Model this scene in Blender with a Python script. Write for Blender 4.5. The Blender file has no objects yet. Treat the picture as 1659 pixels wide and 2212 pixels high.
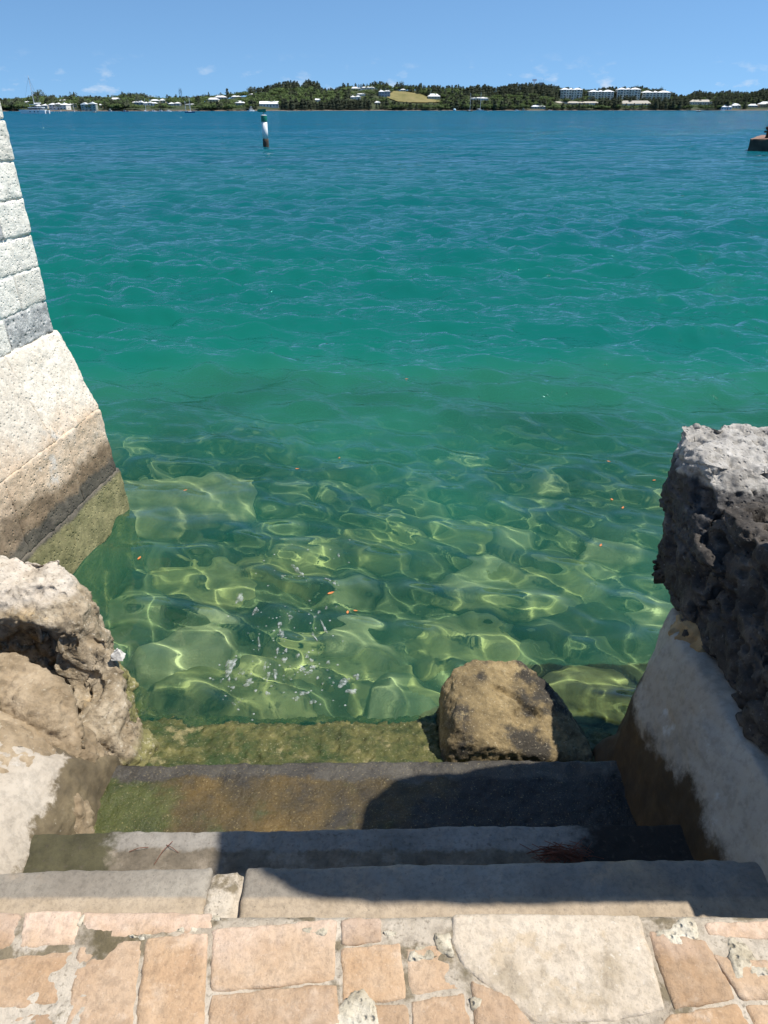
import bpy, bmesh, math, random
import numpy as np
from mathutils import Vector

SC = bpy.context.scene
COL = SC.collection
R = math.radians

# ------------------------------------------------------------------ camera
CAM_H, PITCH, VFOV = 2.25, 29.6, 71.6
cam = bpy.data.objects.new('camera', bpy.data.cameras.new('camera'))
COL.objects.link(cam)
cam.location = (0, 0, CAM_H)
cam.rotation_euler = (R(90 - PITCH), 0, 0)
cam.data.sensor_fit = 'VERTICAL'
cam.data.angle = R(VFOV)
cam.data.clip_start = .02
cam.data.clip_end = 20000
SC.camera = cam

# ------------------------------------------------------------------ sky, sun, exposure
SUN_EL, SUN_AZ = 63.0, 1.0            # azimuth counted from +X towards +Y
world = bpy.data.worlds.new('World')
SC.world = world
world.use_nodes = True
wn, wl = world.node_tree.nodes, world.node_tree.links
wn.clear()
w_out = wn.new('ShaderNodeOutputWorld')
w_bg = wn.new('ShaderNodeBackground')
w_sky = wn.new('ShaderNodeTexSky')
w_sky.sky_type = 'NISHITA'
w_sky.sun_disc = False
w_sky.sun_elevation = R(SUN_EL)
w_sky.sun_rotation = R(90 - SUN_AZ)
w_sky.altitude = 600
w_sky.air_density = 1.0
w_sky.dust_density = .05
w_sky.ozone_density = 2.0
w_bg.inputs[1].default_value = .093
# small fair-weather clouds low over the horizon, on the direction of view
tc = wn.new('ShaderNodeTexCoord')
sp = wn.new('ShaderNodeSeparateXYZ')
wl.new(tc.outputs['Generated'], sp.inputs[0])
mp = wn.new('ShaderNodeMapping')
mp.inputs['Scale'].default_value = (1, 1, 2.3)
wl.new(tc.outputs['Generated'], mp.inputs[0])
n1 = wn.new('ShaderNodeTexNoise')
n1.inputs['Scale'].default_value = 26
n1.inputs['Detail'].default_value = 7
n1.inputs['Roughness'].default_value = .58
wl.new(mp.outputs[0], n1.inputs['Vector'])
c1 = wn.new('ShaderNodeMapRange')
c1.inputs['From Min'].default_value = .585
c1.inputs['From Max'].default_value = .78
wl.new(n1.outputs['Fac'], c1.inputs['Value'])
c2 = wn.new('ShaderNodeMapRange')          # fade with height
c2.inputs['From Min'].default_value = .058
c2.inputs['From Max'].default_value = .02
wl.new(sp.outputs['Z'], c2.inputs['Value'])
cm = wn.new('ShaderNodeMath')
cm.operation = 'MULTIPLY'
wl.new(c1.outputs[0], cm.inputs[0])
wl.new(c2.outputs[0], cm.inputs[1])
cm2 = wn.new('ShaderNodeMath')
cm2.operation = 'MULTIPLY'
wl.new(cm.outputs[0], cm2.inputs[0])
cm2.inputs[1].default_value = .9
w_tint = wn.new('ShaderNodeMix')
w_tint.data_type = 'RGBA'
w_tint.blend_type = 'MULTIPLY'
w_tint.inputs[0].default_value = 1
sky_lift = wn.new('ShaderNodeVectorMath')     # clear dry air: the whitest band of haze stays below the horizon
sky_lift.operation = 'ADD'
sky_lift.inputs[1].default_value = (0, 0, .16)
wl.new(tc.outputs['Generated'], sky_lift.inputs[0])
sky_n = wn.new('ShaderNodeVectorMath')
sky_n.operation = 'NORMALIZE'
wl.new(sky_lift.outputs[0], sky_n.inputs[0])
wl.new(sky_n.outputs[0], w_sky.inputs['Vector'])
wl.new(w_sky.outputs[0], w_tint.inputs[6])
w_tint.inputs[7].default_value = (.90, 1.15, 1.28, 1)
w_mix = wn.new('ShaderNodeMix')
w_mix.data_type = 'RGBA'
wl.new(cm2.outputs[0], w_mix.inputs[0])
wl.new(w_tint.outputs[2], w_mix.inputs[6])
w_mix.inputs[7].default_value = (6.0, 6.8, 7.8, 1)
wl.new(w_mix.outputs[2], w_bg.inputs[0])
wl.new(w_bg.outputs[0], w_out.inputs[0])

sun = bpy.data.lights.new('sun', 'SUN')
sun.energy = 5.0
sun.angle = R(.5)
sun.color = (1, .955, .88)
sun.cycles.is_caustics_light = True
sun_o = bpy.data.objects.new('sun', sun)
COL.objects.link(sun_o)
sv = Vector((math.cos(R(SUN_EL)) * math.cos(R(SUN_AZ)), math.cos(R(SUN_EL)) * math.sin(R(SUN_AZ)), math.sin(R(SUN_EL))))
sun_o.rotation_euler = sv.to_track_quat('Z', 'Y').to_euler()

SC.view_settings.view_transform = 'Standard'
SC.view_settings.look = 'None'
SC.view_settings.exposure = 0.36
SC.view_settings.gamma = 1
SC.render.engine = 'CYCLES'
SC.cycles.use_denoising = True
SC.cycles.use_adaptive_sampling = True
SC.cycles.adaptive_threshold = .02
SC.cycles.caustics_refractive = True
SC.cycles.caustics_reflective = False
SC.cycles.max_bounces = 7
SC.cycles.diffuse_bounces = 2
SC.cycles.glossy_bounces = 2
SC.cycles.transmission_bounces = 6
SC.cycles.sample_clamp_indirect = 4

# ------------------------------------------------------------------ pixel -> place (photo measured 1659 wide)
_f = 1106 / math.tan(R(VFOV / 2))
_cp, _sp = math.cos(R(PITCH)), math.sin(R(PITCH))


def ray(px, py):
    a, b = (px - 829.5) / _f, (1106 - py) / _f
    return np.array([a, _cp + b * _sp, -_sp + b * _cp])


def P(px, py, y=None, z=None):
    d = ray(px, py)
    t = (y / d[1]) if y is not None else ((z - CAM_H) / d[2])
    p = d * t
    return np.array([p[0], p[1], p[2] + CAM_H])


def proj(p):
    x, y, z = p[0], p[1], p[2] - CAM_H
    dep = y * _cp - z * _sp
    up = y * _sp + z * _cp
    return 829.5 + _f * x / dep, 1106 - _f * up / dep


# ------------------------------------------------------------------ noise in numpy
def _h(ix, iy, iz, s):
    with np.errstate(over='ignore'):
        n = (ix.astype(np.int64) * 374761393 + iy.astype(np.int64) * 668265263 + iz.astype(np.int64) * 2147483647 + s * 1274126177) & 0xFFFFFFFF
        n = ((n ^ (n >> 13)) * 1274126177) & 0xFFFFFFFF
        n = ((n ^ (n >> 16)) * 2246822519) & 0xFFFFFFFF
        n = n ^ (n >> 15)
    return (n & 0xFFFFFF) / float(0xFFFFFF)


def vnoise(p, s=0):
    i = np.floor(p).astype(np.int64)
    f = p - i
    u = f * f * f * (f * (f * 6 - 15) + 10)
    r = 0
    for dx in (0, 1):
        for dy in (0, 1):
            for dz in (0, 1):
                w = (u[:, 0] if dx else 1 - u[:, 0]) * (u[:, 1] if dy else 1 - u[:, 1]) * (u[:, 2] if dz else 1 - u[:, 2])
                r = r + w * _h(i[:, 0] + dx, i[:, 1] + dy, i[:, 2] + dz, s)
    return r * 2 - 1


def fbm(p, scale, octs=4, s=0, gain=.5):
    p = np.asarray(p, float) * scale
    a, r = 1., 0
    for o in range(octs):
        r = r + a * vnoise(p + 17.3 * o, s + o)
        p = p * 2.03
        a *= gain
    return r


def worley(p, scale, s=0, flat=False):
    p = np.asarray(p, float) * scale
    i = np.floor(p).astype(np.int64)
    d1 = np.full(len(p), 9.)
    d2 = np.full(len(p), 9.)
    idv = np.zeros(len(p))
    for dx in (-1, 0, 1):
        for dy in (-1, 0, 1):
            for dz in ((0,) if flat else (-1, 0, 1)):
                cx, cy, cz = i[:, 0] + dx, i[:, 1] + dy, i[:, 2] + dz
                q = np.stack([cx + _h(cx, cy, cz, s), cy + _h(cx, cy, cz, s + 1), (p[:, 2] if flat else cz + _h(cx, cy, cz, s + 2))], 1)
                d = np.sqrt(((p - q) ** 2).sum(1))
                m = d < d1
                d2 = np.where(m, d1, np.minimum(d2, d))
                idv = np.where(m, _h(cx, cy, cz, s + 3), idv)
                d1 = np.where(m, d, d1)
    return d1, d2, idv


def sstep(a, b, x):
    t = np.clip((x - a) / (b - a), 0, 1)
    return t * t * (3 - 2 * t)


# ------------------------------------------------------------------ materials
class NB:
    def __init__(self, name):
        self.m = bpy.data.materials.new(name)
        self.m.use_nodes = True
        self.t = self.m.node_tree
        self.t.nodes.clear()
        self.out = self.t.nodes.new('ShaderNodeOutputMaterial')
        g = self.n('ShaderNodeNewGeometry')
        self.pos = g.outputs['Position']
        s = self.n('ShaderNodeSeparateXYZ')
        self.l(self.pos, s.inputs[0])
        self.x, self.y, self.z = s.outputs

    def n(self, t):
        return self.t.nodes.new(t)

    def l(self, a, b):
        self.t.links.new(a, b)

    def put(self, v, sock):
        if hasattr(v, 'is_output'):
            self.l(v, sock)
        elif isinstance(v, (tuple, list)) and len(v) == 3 and sock.type == 'RGBA':
            sock.default_value = (*v, 1)
        else:
            sock.default_value = v

    def noise(self, scale, detail=6, rough=.55, vec=None, dist=0, off=None):
        v = vec if vec is not None else self.pos
        if off is not None:
            a = self.n('ShaderNodeVectorMath')
            a.operation = 'ADD'
            self.l(v, a.inputs[0])
            a.inputs[1].default_value = off
            v = a.outputs[0]
        t = self.n('ShaderNodeTexNoise')
        t.inputs['Scale'].default_value = scale
        t.inputs['Detail'].default_value = detail
        t.inputs['Roughness'].default_value = rough
        t.inputs['Distortion'].default_value = dist
        self.l(v, t.inputs['Vector'])
        return t.outputs['Fac']

    def vor(self, scale, feature='F1', vec=None):
        t = self.n('ShaderNodeTexVoronoi')
        t.feature = feature
        t.inputs['Scale'].default_value = scale
        self.l(vec if vec is not None else self.pos, t.inputs['Vector'])
        return t.outputs['Distance']

    def scaled(self, sx, sy, sz):
        t = self.n('ShaderNodeVectorMath')
        t.operation = 'MULTIPLY'
        self.l(self.pos, t.inputs[0])
        t.inputs[1].default_value = (sx, sy, sz)
        return t.outputs[0]

    def math(self, op, a, b=0., clamp=False):
        t = self.n('ShaderNodeMath')
        t.operation = op
        t.use_clamp = clamp
        self.put(a, t.inputs[0])
        self.put(b, t.inputs[1])
        return t.outputs[0]

    def rng(self, v, a, b, c=0., d=1., smooth=True):
        t = self.n('ShaderNodeMapRange')
        if smooth:
            t.interpolation_type = 'SMOOTHSTEP'
        self.put(v, t.inputs['Value'])
        t.inputs['From Min'].default_value = a
        t.inputs['From Max'].default_value = b
        t.inputs['To Min'].default_value = c
        t.inputs['To Max'].default_value = d
        return t.outputs[0]

    def mix(self, f, a, b, mode='MIX'):
        t = self.n('ShaderNodeMix')
        t.data_type = 'RGBA'
        t.blend_type = mode
        self.put(f, t.inputs[0])
        self.put(a, t.inputs[6])
        self.put(b, t.inputs[7])
        return t.outputs[2]

    def ramp(self, f, stops):
        t = self.n('ShaderNodeValToRGB')
        e = t.color_ramp.elements
        while len(e) < len(stops):
            e.new(.5)
        for k, (p, c) in enumerate(stops):
            e[k].position = p
            e[k].color = (*c, 1)
        self.put(f, t.inputs[0])
        return t.outputs[0]

    def bump(self, h, strength=.5, dist=.01, normal=None):
        t = self.n('ShaderNodeBump')
        t.inputs['Strength'].default_value = strength
        t.inputs['Distance'].default_value = dist
        self.put(h, t.inputs['Height'])
        if normal is not None:
            self.l(normal, t.inputs['Normal'])
        return t.outputs[0]

    def pbr(self, col, rough=.8, normal=None, spec=.35, metal=0.):
        b = self.n('ShaderNodeBsdfPrincipled')
        self.put(col, b.inputs['Base Color'])
        self.put(rough, b.inputs['Roughness'])
        b.inputs['Specular IOR Level'].default_value = spec
        b.inputs['Metallic'].default_value = metal
        if normal is not None:
            self.l(normal, b.inputs['Normal'])
        self.l(b.outputs[0], self.out.inputs[0])
        return self.m


def plain(name, col, rough=.6, var=.12, scale=3., spec=.35, metal=0.):
    b = NB(name)
    c2 = tuple(c * (1 - var) for c in col)
    c3 = tuple(min(1, c * (1 + var)) for c in col)
    return b.pbr(b.ramp(b.noise(scale, 5), [(.3, c2), (.7, c3)]), rough, None, spec, metal)


def stone(name, cols, scale=5., patches=(), bands=(), speck=(), bump=.5, bscale=60., rough=.85, pits=None, bdist=.006, each=0.):
    """cols: ramp on noise; patches: (colour, scale, lo, hi, offset); bands: (axis, lo, hi, noise_amp, noise_scale, colour);
    speck: (colour, scale, lo, hi)"""
    b = NB(name)
    c = b.ramp(b.noise(scale, 8, .62), cols)
    rg = rough
    for (pc, ps, lo, hi, off) in patches:
        c = b.mix(b.rng(b.noise(ps, 7, .62, off=(off, off * .7, off * 1.3)), lo, hi), c, pc)
    for (ax, lo, hi, na, ns, bc) in bands:
        v = {'x': b.x, 'y': b.y, 'z': b.z}[ax]
        nn = b.math('MULTIPLY', b.math('SUBTRACT', b.noise(ns, 6, .6, off=(na * 31, 3, 1)), .5), na)
        n3 = b.math('MULTIPLY', b.math('SUBTRACT', b.noise(ns * 7, 5, .7, off=(na * 11, 1, 5)), .5), na * .35)
        mid_ = (lo + hi) / 2
        f = b.rng(b.math('ADD', b.math('ADD', v, nn), n3), mid_ + (lo - mid_) * .6, mid_ + (hi - mid_) * .6)
        if isinstance(bc, list):
            bc = b.ramp(b.noise(scale * 2.3, 8, .65, off=(5, 9, 2)), bc)
        c = b.mix(f, c, bc)
    for (sc_, ss, lo, hi) in speck:
        c = b.mix(b.rng(b.noise(ss, 5, .6, off=(ss, 1, 2)), lo - .05, hi + .03, 0., .6), c, sc_)
    if each:      # every stone of its own tone
        oi = b.n('ShaderNodeObjectInfo')
        c = b.mix(b.math('MULTIPLY', oi.outputs['Random'], each), c, b.mix(1., c, (.50, .47, .44), 'MULTIPLY'))
        c = b.mix(b.math('MULTIPLY', b.math('FRACT', b.math('MULTIPLY', oi.outputs['Random'], 7.13)), each * .6), c, b.mix(.6, c, (.66, .55, .44)))
    fine = b.noise(bscale, 6, .7)
    mid = b.noise(bscale * .22, 5, .6)
    h = b.math('ADD', fine, b.math('MULTIPLY', mid, 1.6))
    if pits:
        h = b.math('ADD', h, b.math('MULTIPLY', b.rng(b.vor(pits), 0, .35), 1.2))
    # dust and grime follow the fine relief a little
    c = b.mix(b.rng(b.noise(bscale * .5, 7, .7), .36, .56, .22, 0.), c, (.03, .026, .02))
    return b.pbr(c, rg, b.bump(h, bump, bdist))


# ------------------------------------------------------------------ mesh and object helpers
def tag(o, label=None, cat=None, group=None, kind=None):
    if label:
        o['label'] = label
    if cat:
        o['category'] = cat
    if group:
        o['group'] = group
    if kind:
        o['kind'] = kind
    return o


def empty(name, loc=(0, 0, 0), rz=0.):
    o = bpy.data.objects.new(name, None)
    o.empty_display_size = .1
    COL.objects.link(o)
    o.location = loc
    o.rotation_euler = (0, 0, rz)
    return o


def link(name, me, mat=None, parent=None):
    o = bpy.data.objects.new(name, me)
    COL.objects.link(o)
    if mat is not None:
        for m in (mat if isinstance(mat, list) else [mat]):
            me.materials.append(m)
    if parent is not None:
        o.parent = parent
    return o


def mesh_np(name, v, f, smooth=False):
    v = np.asarray(v, np.float32)
    f = np.asarray(f, np.int32)
    k = f.shape[1]
    me = bpy.data.meshes.new(name)
    me.vertices.add(len(v))
    me.vertices.foreach_set('co', v.ravel())
    me.loops.add(f.size)
    me.loops.foreach_set('vertex_index', f.ravel())
    me.polygons.add(len(f))
    me.polygons.foreach_set('loop_start', np.arange(0, f.size, k, dtype=np.int32))
    me.update(calc_edges=True)
    me.validate()
    if smooth:
        me.shade_smooth()
    return me


def grid_faces(nr, nc):
    i = np.arange(nr * nc).reshape(nr, nc)
    return np.stack([i[:-1, :-1], i[:-1, 1:], i[1:, 1:], i[1:, :-1]], -1).reshape(-1, 4)


def hull_bm(hulls):
    bm = bmesh.new()
    for pts in hulls:
        vs = [bm.verts.new(p) for p in pts]
        r = bmesh.ops.convex_hull(bm, input=vs, use_existing_faces=False)
        dead = [g for g in r['geom_interior'] + r['geom_unused'] if isinstance(g, bmesh.types.BMVert) and g.is_valid]
        if dead:
            bmesh.ops.delete(bm, geom=list(set(dead)), context='VERTS')
    return bm


def solid(name, hulls, voxel, mat, parent=None, disp=None, relax=2, carve=None):
    """union of convex hulls -> voxel surface -> relaxed -> displaced along the normal by disp(points, normals)"""
    bm = hull_bm(hulls)
    me = bpy.data.meshes.new(name + '_raw')
    bm.to_mesh(me)
    bm.free()
    o = bpy.data.objects.new(name + '_raw', me)
    COL.objects.link(o)
    md = o.modifiers.new('r', 'REMESH')
    md.mode = 'VOXEL'
    md.voxel_size = voxel
    dg = bpy.context.evaluated_depsgraph_get()
    dg.update()
    me2 = bpy.data.meshes.new_from_object(o.evaluated_get(dg))
    bpy.data.objects.remove(o)
    bpy.data.meshes.remove(me)
    me2.name = name
    me2.materials.clear()
    n = len(me2.vertices)
    v = np.empty(n * 3, np.float32)
    me2.vertices.foreach_get('co', v)
    v = v.reshape(-1, 3).astype(float)
    e = np.empty(len(me2.edges) * 2, np.int32)
    me2.edges.foreach_get('vertices', e)
    e = e.reshape(-1, 2)
    cnt = np.bincount(e.ravel(), minlength=n)[:, None].clip(1)

    def lap(v):
        s = np.zeros_like(v)
        for a, b in ((0, 1), (1, 0)):
            for k in range(3):
                s[:, k] += np.bincount(e[:, a], v[e[:, b], k], n)
        return s / cnt
    for _ in range(relax):
        v = v * .4 + lap(v) * .6

    def normals():
        me2.vertices.foreach_set('co', v.astype(np.float32).ravel())
        me2.update()
        nn = np.empty(n * 3, np.float32)
        me2.vertex_normals.foreach_get('vector', nn)
        return nn.reshape(-1, 3)
    if disp is not None:
        for dfn in (disp if isinstance(disp, (list, tuple)) else [disp]):
            nn = normals()
            v = v + nn * dfn(v, nn)[:, None]
    me2.vertices.foreach_set('co', v.astype(np.float32).ravel())
    me2.update()
    me2.shade_smooth()
    o = link(name, me2, mat, parent)
    if v[:, 2].min() < 0 and v[:, 1].max() < 30:
        o.cycles.is_caustics_receiver = True      # stands in the water: sunlight reaches it through the ripples
    return o


def box_pts(x0, x1, y0, y1, z0, z1):
    return [(x, y, z) for x in (x0, x1) for y in (y0, y1) for z in (z0, z1)]


def rough(a1=.02, s1=6, a2=.006, s2=30, seed=0):
    return lambda p, n: a1 * fbm(p, s1, 4, seed) + a2 * fbm(p, s2, 3, seed + 9)


def pitted(a=.03, s1=7, depth=.03, ps=22, seed=0):
    def f(p, n):
        big = a * fbm(p, s1, 4, seed)
        q = p + .012 * np.stack([fbm(p, 22, 2, seed + k) for k in (3, 4, 5)], 1)
        out = big
        # sharp-rimmed solution holes of three sizes, and thin ledges
        for (sc, dp, lo, hi, cut) in ((1., 1., .42, .29, .38), (1.9, .5, .44, .26, .35), (.52, 1.4, .36, .27, .55)):
            d1, d2, i = worley(q, ps * sc, seed + 20 + int(sc * 10))
            out = out - depth * dp * sstep(lo, hi, d1) * (i > cut) * (.5 + .5 * i)
        ledge = np.abs(((p[:, 2] + .03 * fbm(p, 5, 2, seed + 7)) * 9.) % 1 - .5)
        out = out - .012 * sstep(.10, .02, ledge) + .004 * fbm(p, 70, 2, seed)
        return out
    return f


class MB:
    """collects boxes, tubes and sheets into one mesh"""
    def __init__(s):
        s.v, s.f = [], []

    def add(s, v, f):
        o = len(s.v)
        s.v += [tuple(map(float, p)) for p in v]
        s.f += [tuple(int(i) + o for i in q) for q in f]
        return s

    def box(s, x0, x1, y0, y1, z0, z1):
        return s.add([(x0, y0, z0), (x1, y0, z0), (x1, y1, z0), (x0, y1, z0), (x0, y0, z1), (x1, y0, z1), (x1, y1, z1), (x0, y1, z1)],
                     [(3, 2, 1, 0), (4, 5, 6, 7), (0, 1, 5, 4), (1, 2, 6, 5), (2, 3, 7, 6), (3, 0, 4, 7)])

    def tube(s, a, b, r0, r1=None, n=8):
        r1 = r0 if r1 is None else r1
        a, b = Vector(a), Vector(b)
        d = (b - a).normalized()
        u = d.orthogonal().normalized()
        w = d.cross(u)
        v = []
        for c, r in ((a, r0), (b, r1)):
            for k in range(n):
                t = 2 * math.pi * k / n
                v.append(c + u * (r * math.cos(t)) + w * (r * math.sin(t)))
        f = [(k, (k + 1) % n, n + (k + 1) % n, n + k) for k in range(n)]
        f += [tuple(range(n - 1, -1, -1)), tuple(range(n, 2 * n))]
        return s.add(v, f)

    def loft(s, rings, cap=True):
        n = len(rings[0])
        v = [p for r in rings for p in r]
        f = []
        for k in range(len(rings) - 1):
            for j in range(n):
                a, b = k * n + j, k * n + (j + 1) % n
                f.append((a, b, b + n, a + n))
        if cap:
            f += [tuple(range(n - 1, -1, -1)), tuple(range((len(rings) - 1) * n, len(rings) * n))]
        return s.add(v, f)

    def build(s, name, mat, parent=None, smooth=False, bevel=0.):
        me = bpy.data.meshes.new(name)
        me.from_pydata(s.v, [], s.f)
        if bevel:
            bm = bmesh.new()
            bm.from_mesh(me)
            bmesh.ops.bevel(bm, geom=bm.edges[:], offset=bevel, segments=2, affect='EDGES', profile=.6)
            bm.to_mesh(me)
            bm.free()
        me.update()
        if smooth:
            me.shade_smooth()
        return link(name, me, mat, parent)


rnd = random.Random(4)
rng = np.random.default_rng(11)

# =================================================================== THE WATER
Z_LAND, Z1, Z2, Z3 = .80, .60, .40, .20


def depth_at(x, y):
    """water depth over the sea bed"""
    d = .40 + .10 * np.clip(y - 2.0, 0, 3.0) + .17 * np.clip(y - 4.4, 0, 2.6) + .42 * np.clip(y - 6.6, 0, 5) + .16 * np.clip(y - 10, 0, 30) + .02 * np.clip(y - 40, 0, 200)
    return d


_waves = []
_wr = np.random.default_rng(7)
for k in range(150):
    L = .13 * (2.8 / .13) ** _wr.random()
    a = R(-97) + _wr.normal() * (.62 if L < .9 else .38)
    slope = .034 * math.exp(-(math.log(L / .42)) ** 2 / (2 * .66 ** 2)) + .008
    _waves.append((L, math.cos(a), math.sin(a), slope * L / 6.283 * (.6 + .8 * _wr.random()), _wr.random() * 6.283))


def wave(x, y, spacing=0.):
    z = np.zeros_like(x)
    # patches of livelier and calmer water
    g = 1 + .30 * np.sin(x * .37 + 1.3 * np.sin(y * .21)) * np.sin(y * .45 + .8)
    far_ = sstep(3.0, 8.0, y)
    bend = .35 * np.sin(.9 * x + .5 * y) + .25 * np.sin(.37 * x - .8 * y + 1.)
    for n_, (L, ca, sa, amp, ph) in enumerate(_waves):
        k = 2 * math.pi / L
        w = np.clip((L / np.maximum(spacing, 1e-6) - 2.2) / 2.5, 0, 1) if np.ndim(spacing) else 1.
        q = k * (x * ca + y * sa) + ph + (bend if n_ % 2 else -bend)
        c = (1.4 if L < .4 else 1.9) * far_ + (1 - far_) * (1.0 if L < .24 else 1.0 - .78 * min(1, (L - .24) / .26))
        z = z + w * c * amp * (np.sin(q) - .18 * np.cos(2 * q))      # crests sharper than troughs
    return z * g


# --- sheet: rows fan out from behind the landing so the mesh is fine near the steps
r = [2.6]
while r[-1] < 5200:
    q = r[-1]
    r.append(q * (1.0046 if q < 14 else 1.0075 if q < 110 else 1.03))
r = np.array(r)
ang = np.linspace(R(-47), R(47), 620)
AA, RR = np.meshgrid(ang, r)
WX, WY = RR * np.tan(AA), RR - .95
SPC = np.maximum(RR * np.where(RR < 14, .0046, np.where(RR < 110, .0075, .03)), RR * (ang[1] - ang[0]) * 1.3)
WZ = wave(WX, WY, SPC)
wv = np.stack([WX, WY, WZ], -1).reshape(-1, 3)
water_me = mesh_np('water', wv, grid_faces(len(r), len(ang)), True)
at = water_me.attributes.new('depth', 'FLOAT', 'POINT')
at.data.foreach_set('value', depth_at(WX, WY).astype(np.float32).ravel())

b = NB('sea_water')
att = b.n('ShaderNodeAttribute')
att.attribute_name = 'depth'
dep = att.outputs['Fac']
dn = b.math('ADD', dep, b.math('MULTIPLY', b.math('SUBTRACT', b.noise(.35, 4), .5), 1.3))
dn = b.math('MAXIMUM', dn, .25)
# how much of the bottom is lost in the water, and what colour the water body gives back
turb = b.rng(dn, .30, 1.5, .17, 1., True)
body = b.ramp(b.rng(b.y, 0, 120, 0, 1, False), [(0, (.050, .155, .060)), (.035, (.024, .155, .086)), (.06, (.005, .122, .086)), (.12, (.003, .104, .092)), (.34, (.004, .090, .106)), (.6, (.005, .090, .135)), (1, (.006, .085, .145))])
body = b.mix(b.rng(b.noise(.09, 4, .6, vec=b.scaled(.35, 1, 1)), .35, .7), body, b.mix(.35, body, (.002, .055, .09)))
half = b.math('MULTIPLY', b.math('MULTIPLY', turb, b.math('SUBTRACT', 1., turb)), 3.0)
body = b.mix(half, body, (.026, .175, .112))
dif = b.n('ShaderNodeBsdfDiffuse')
b.put(body, dif.inputs['Color'])
nup = b.n('ShaderNodeCombineXYZ')
nup.inputs[2].default_value = 1
b.l(nup.outputs[0], dif.inputs['Normal'])
# ripples too small for the mesh, only away from the clear shallows
near = b.rng(b.y, 3.0, 9, 0., 1.)
rip = b.math('ADD', b.noise(3.0, 5, .6, vec=b.scaled(.7, 1.25, 1), dist=.5), b.math('MULTIPLY', b.noise(.9, 4, .55, vec=b.scaled(.55, 1.2, 1), dist=.4), 2.6))
rip = b.math('ADD', rip, b.math('MULTIPLY', b.noise(9., 3, .6, vec=b.scaled(.5, 1.2, 1), dist=.6), .42))
rip = b.math('ADD', rip, b.math('MULTIPLY', b.noise(.22, 4, .6, vec=b.scaled(.45, 1.2, 1), dist=.3), b.rng(b.y, 15, 120, 0., 110.)))
rip = b.math('ADD', rip, b.math('MULTIPLY', b.noise(.05, 4, .6, vec=b.scaled(.35, 1.2, 1), dist=.3), b.rng(b.y, 60, 400, 0., 700.)))
bp = b.n('ShaderNodeBump')
gust = b.rng(b.noise(.06, 5, .65, vec=b.scaled(.30, 1., 1), dist=.5), .36, .66, .45, 1.)
b.put(b.math('MULTIPLY', near, gust), bp.inputs['Strength'])
bp.inputs['Distance'].default_value = .095
b.l(rip, bp.inputs['Height'])
gl = b.n('ShaderNodeBsdfGlossy')
b.put(b.rng(b.y, 5, 120, .01, .08), gl.inputs['Roughness'])
b.l(bp.outputs[0], gl.inputs['Normal'])
rf = b.n('ShaderNodeBsdfRefraction')
rf.inputs['IOR'].default_value = 1.33
rf.inputs['Roughness'].default_value = 0
b.put(b.ramp(b.rng(dn, .2, 2.4, 0, 1, False), [(0, (.91, .99, .83)), (.25, (.82, .98, .77)), (1, (.50, .90, .72))]), rf.inputs['Color'])
fr = b.n('ShaderNodeFresnel')
fr.inputs['IOR'].default_value = 1.33
b.l(bp.outputs[0], fr.inputs['Normal'])
m1 = b.n('ShaderNodeMixShader')
b.l(turb, m1.inputs[0])
b.l(rf.outputs[0], m1.inputs[1])
b.l(dif.outputs[0], m1.inputs[2])
m2 = b.n('ShaderNodeMixShader')
b.l(fr.outputs[0], m2.inputs[0])
b.l(m1.outputs[0], m2.inputs[1])
b.l(gl.outputs[0], m2.inputs[2])
b.l(m2.outputs[0], b.out.inputs[0])
M_WATER = b.m
water = tag(link('water', water_me, M_WATER), kind='structure')
water.cycles.is_caustics_caster = True

# --- sea bed: cobbles and boulders under the clear water
r2 = [2.5]
while r2[-1] < 60:
    r2.append(r2[-1] * (1.008 if r2[-1] < 14 else 1.06))
r2 = np.array(r2)
ang2 = np.linspace(R(-50), R(50), 420)
A2, R2 = np.meshgrid(ang2, r2)
bx, by = (R2 * np.tan(A2)).ravel(), (R2 - 1.0).ravel()
bp3 = np.stack([bx, by, bx * 0], 1)
warp = bp3 + .12 * np.stack([fbm(bp3, 2.2, 3, 71), fbm(bp3, 2.2, 3, 72), bx * 0], 1)
d1, d2, idd = worley(warp, 2.1, 5, True)
st1 = sstep(0, .42, d2 - d1) * (.05 + .17 * idd)
d1, d2, idd2 = worley(warp, 5.0, 8, True)
st2 = sstep(0, .4, d2 - d1) * (.02 + .05 * idd2)
bz = -depth_at(bx, by) - .12 + np.maximum(st1, st2 + .02) * np.clip(1.4 - .05 * by, .3, 1) + .02 * fbm(bp3, 6, 3, 4)
bed_me = mesh_np('sea_bed', np.stack([bx, by, bz], 1), grid_faces(len(r2), len(ang2)), True)
tone = np.clip(np.maximum(st1 / .16, st2 / .09), 0, 1) * (.45 + .55 * idd)        # weed in the gaps, pale stone tops
at = bed_me.attributes.new('tone', 'FLOAT', 'POINT')
at.data.foreach_set('value', tone.astype(np.float32))
b = NB('sea_bed_stones')
att = b.n('ShaderNodeAttribute')
att.attribute_name = 'tone'
tn = b.math('ADD', att.outputs['Fac'], b.math('MULTIPLY', b.math('SUBTRACT', b.noise(3.5, 7, .65), .5), .7))
bc_ = b.ramp(tn, [(.0, (.04, .05, .03)), (.25, (.125, .145, .085)), (.6, (.25, .265, .16)), (.95, (.42, .41, .28))])
bc_ = b.mix(b.rng(b.noise(34, 4, .6), .62, .72, 0., .5), bc_, (.5, .48, .34))
M_BED = b.pbr(bc_, .9, b.bump(b.noise(22, 6, .65), .6, .02))
bed = tag(link('sea_bed', bed_me, M_BED), kind='structure')
bed.cycles.is_caustics_receiver = True

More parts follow.
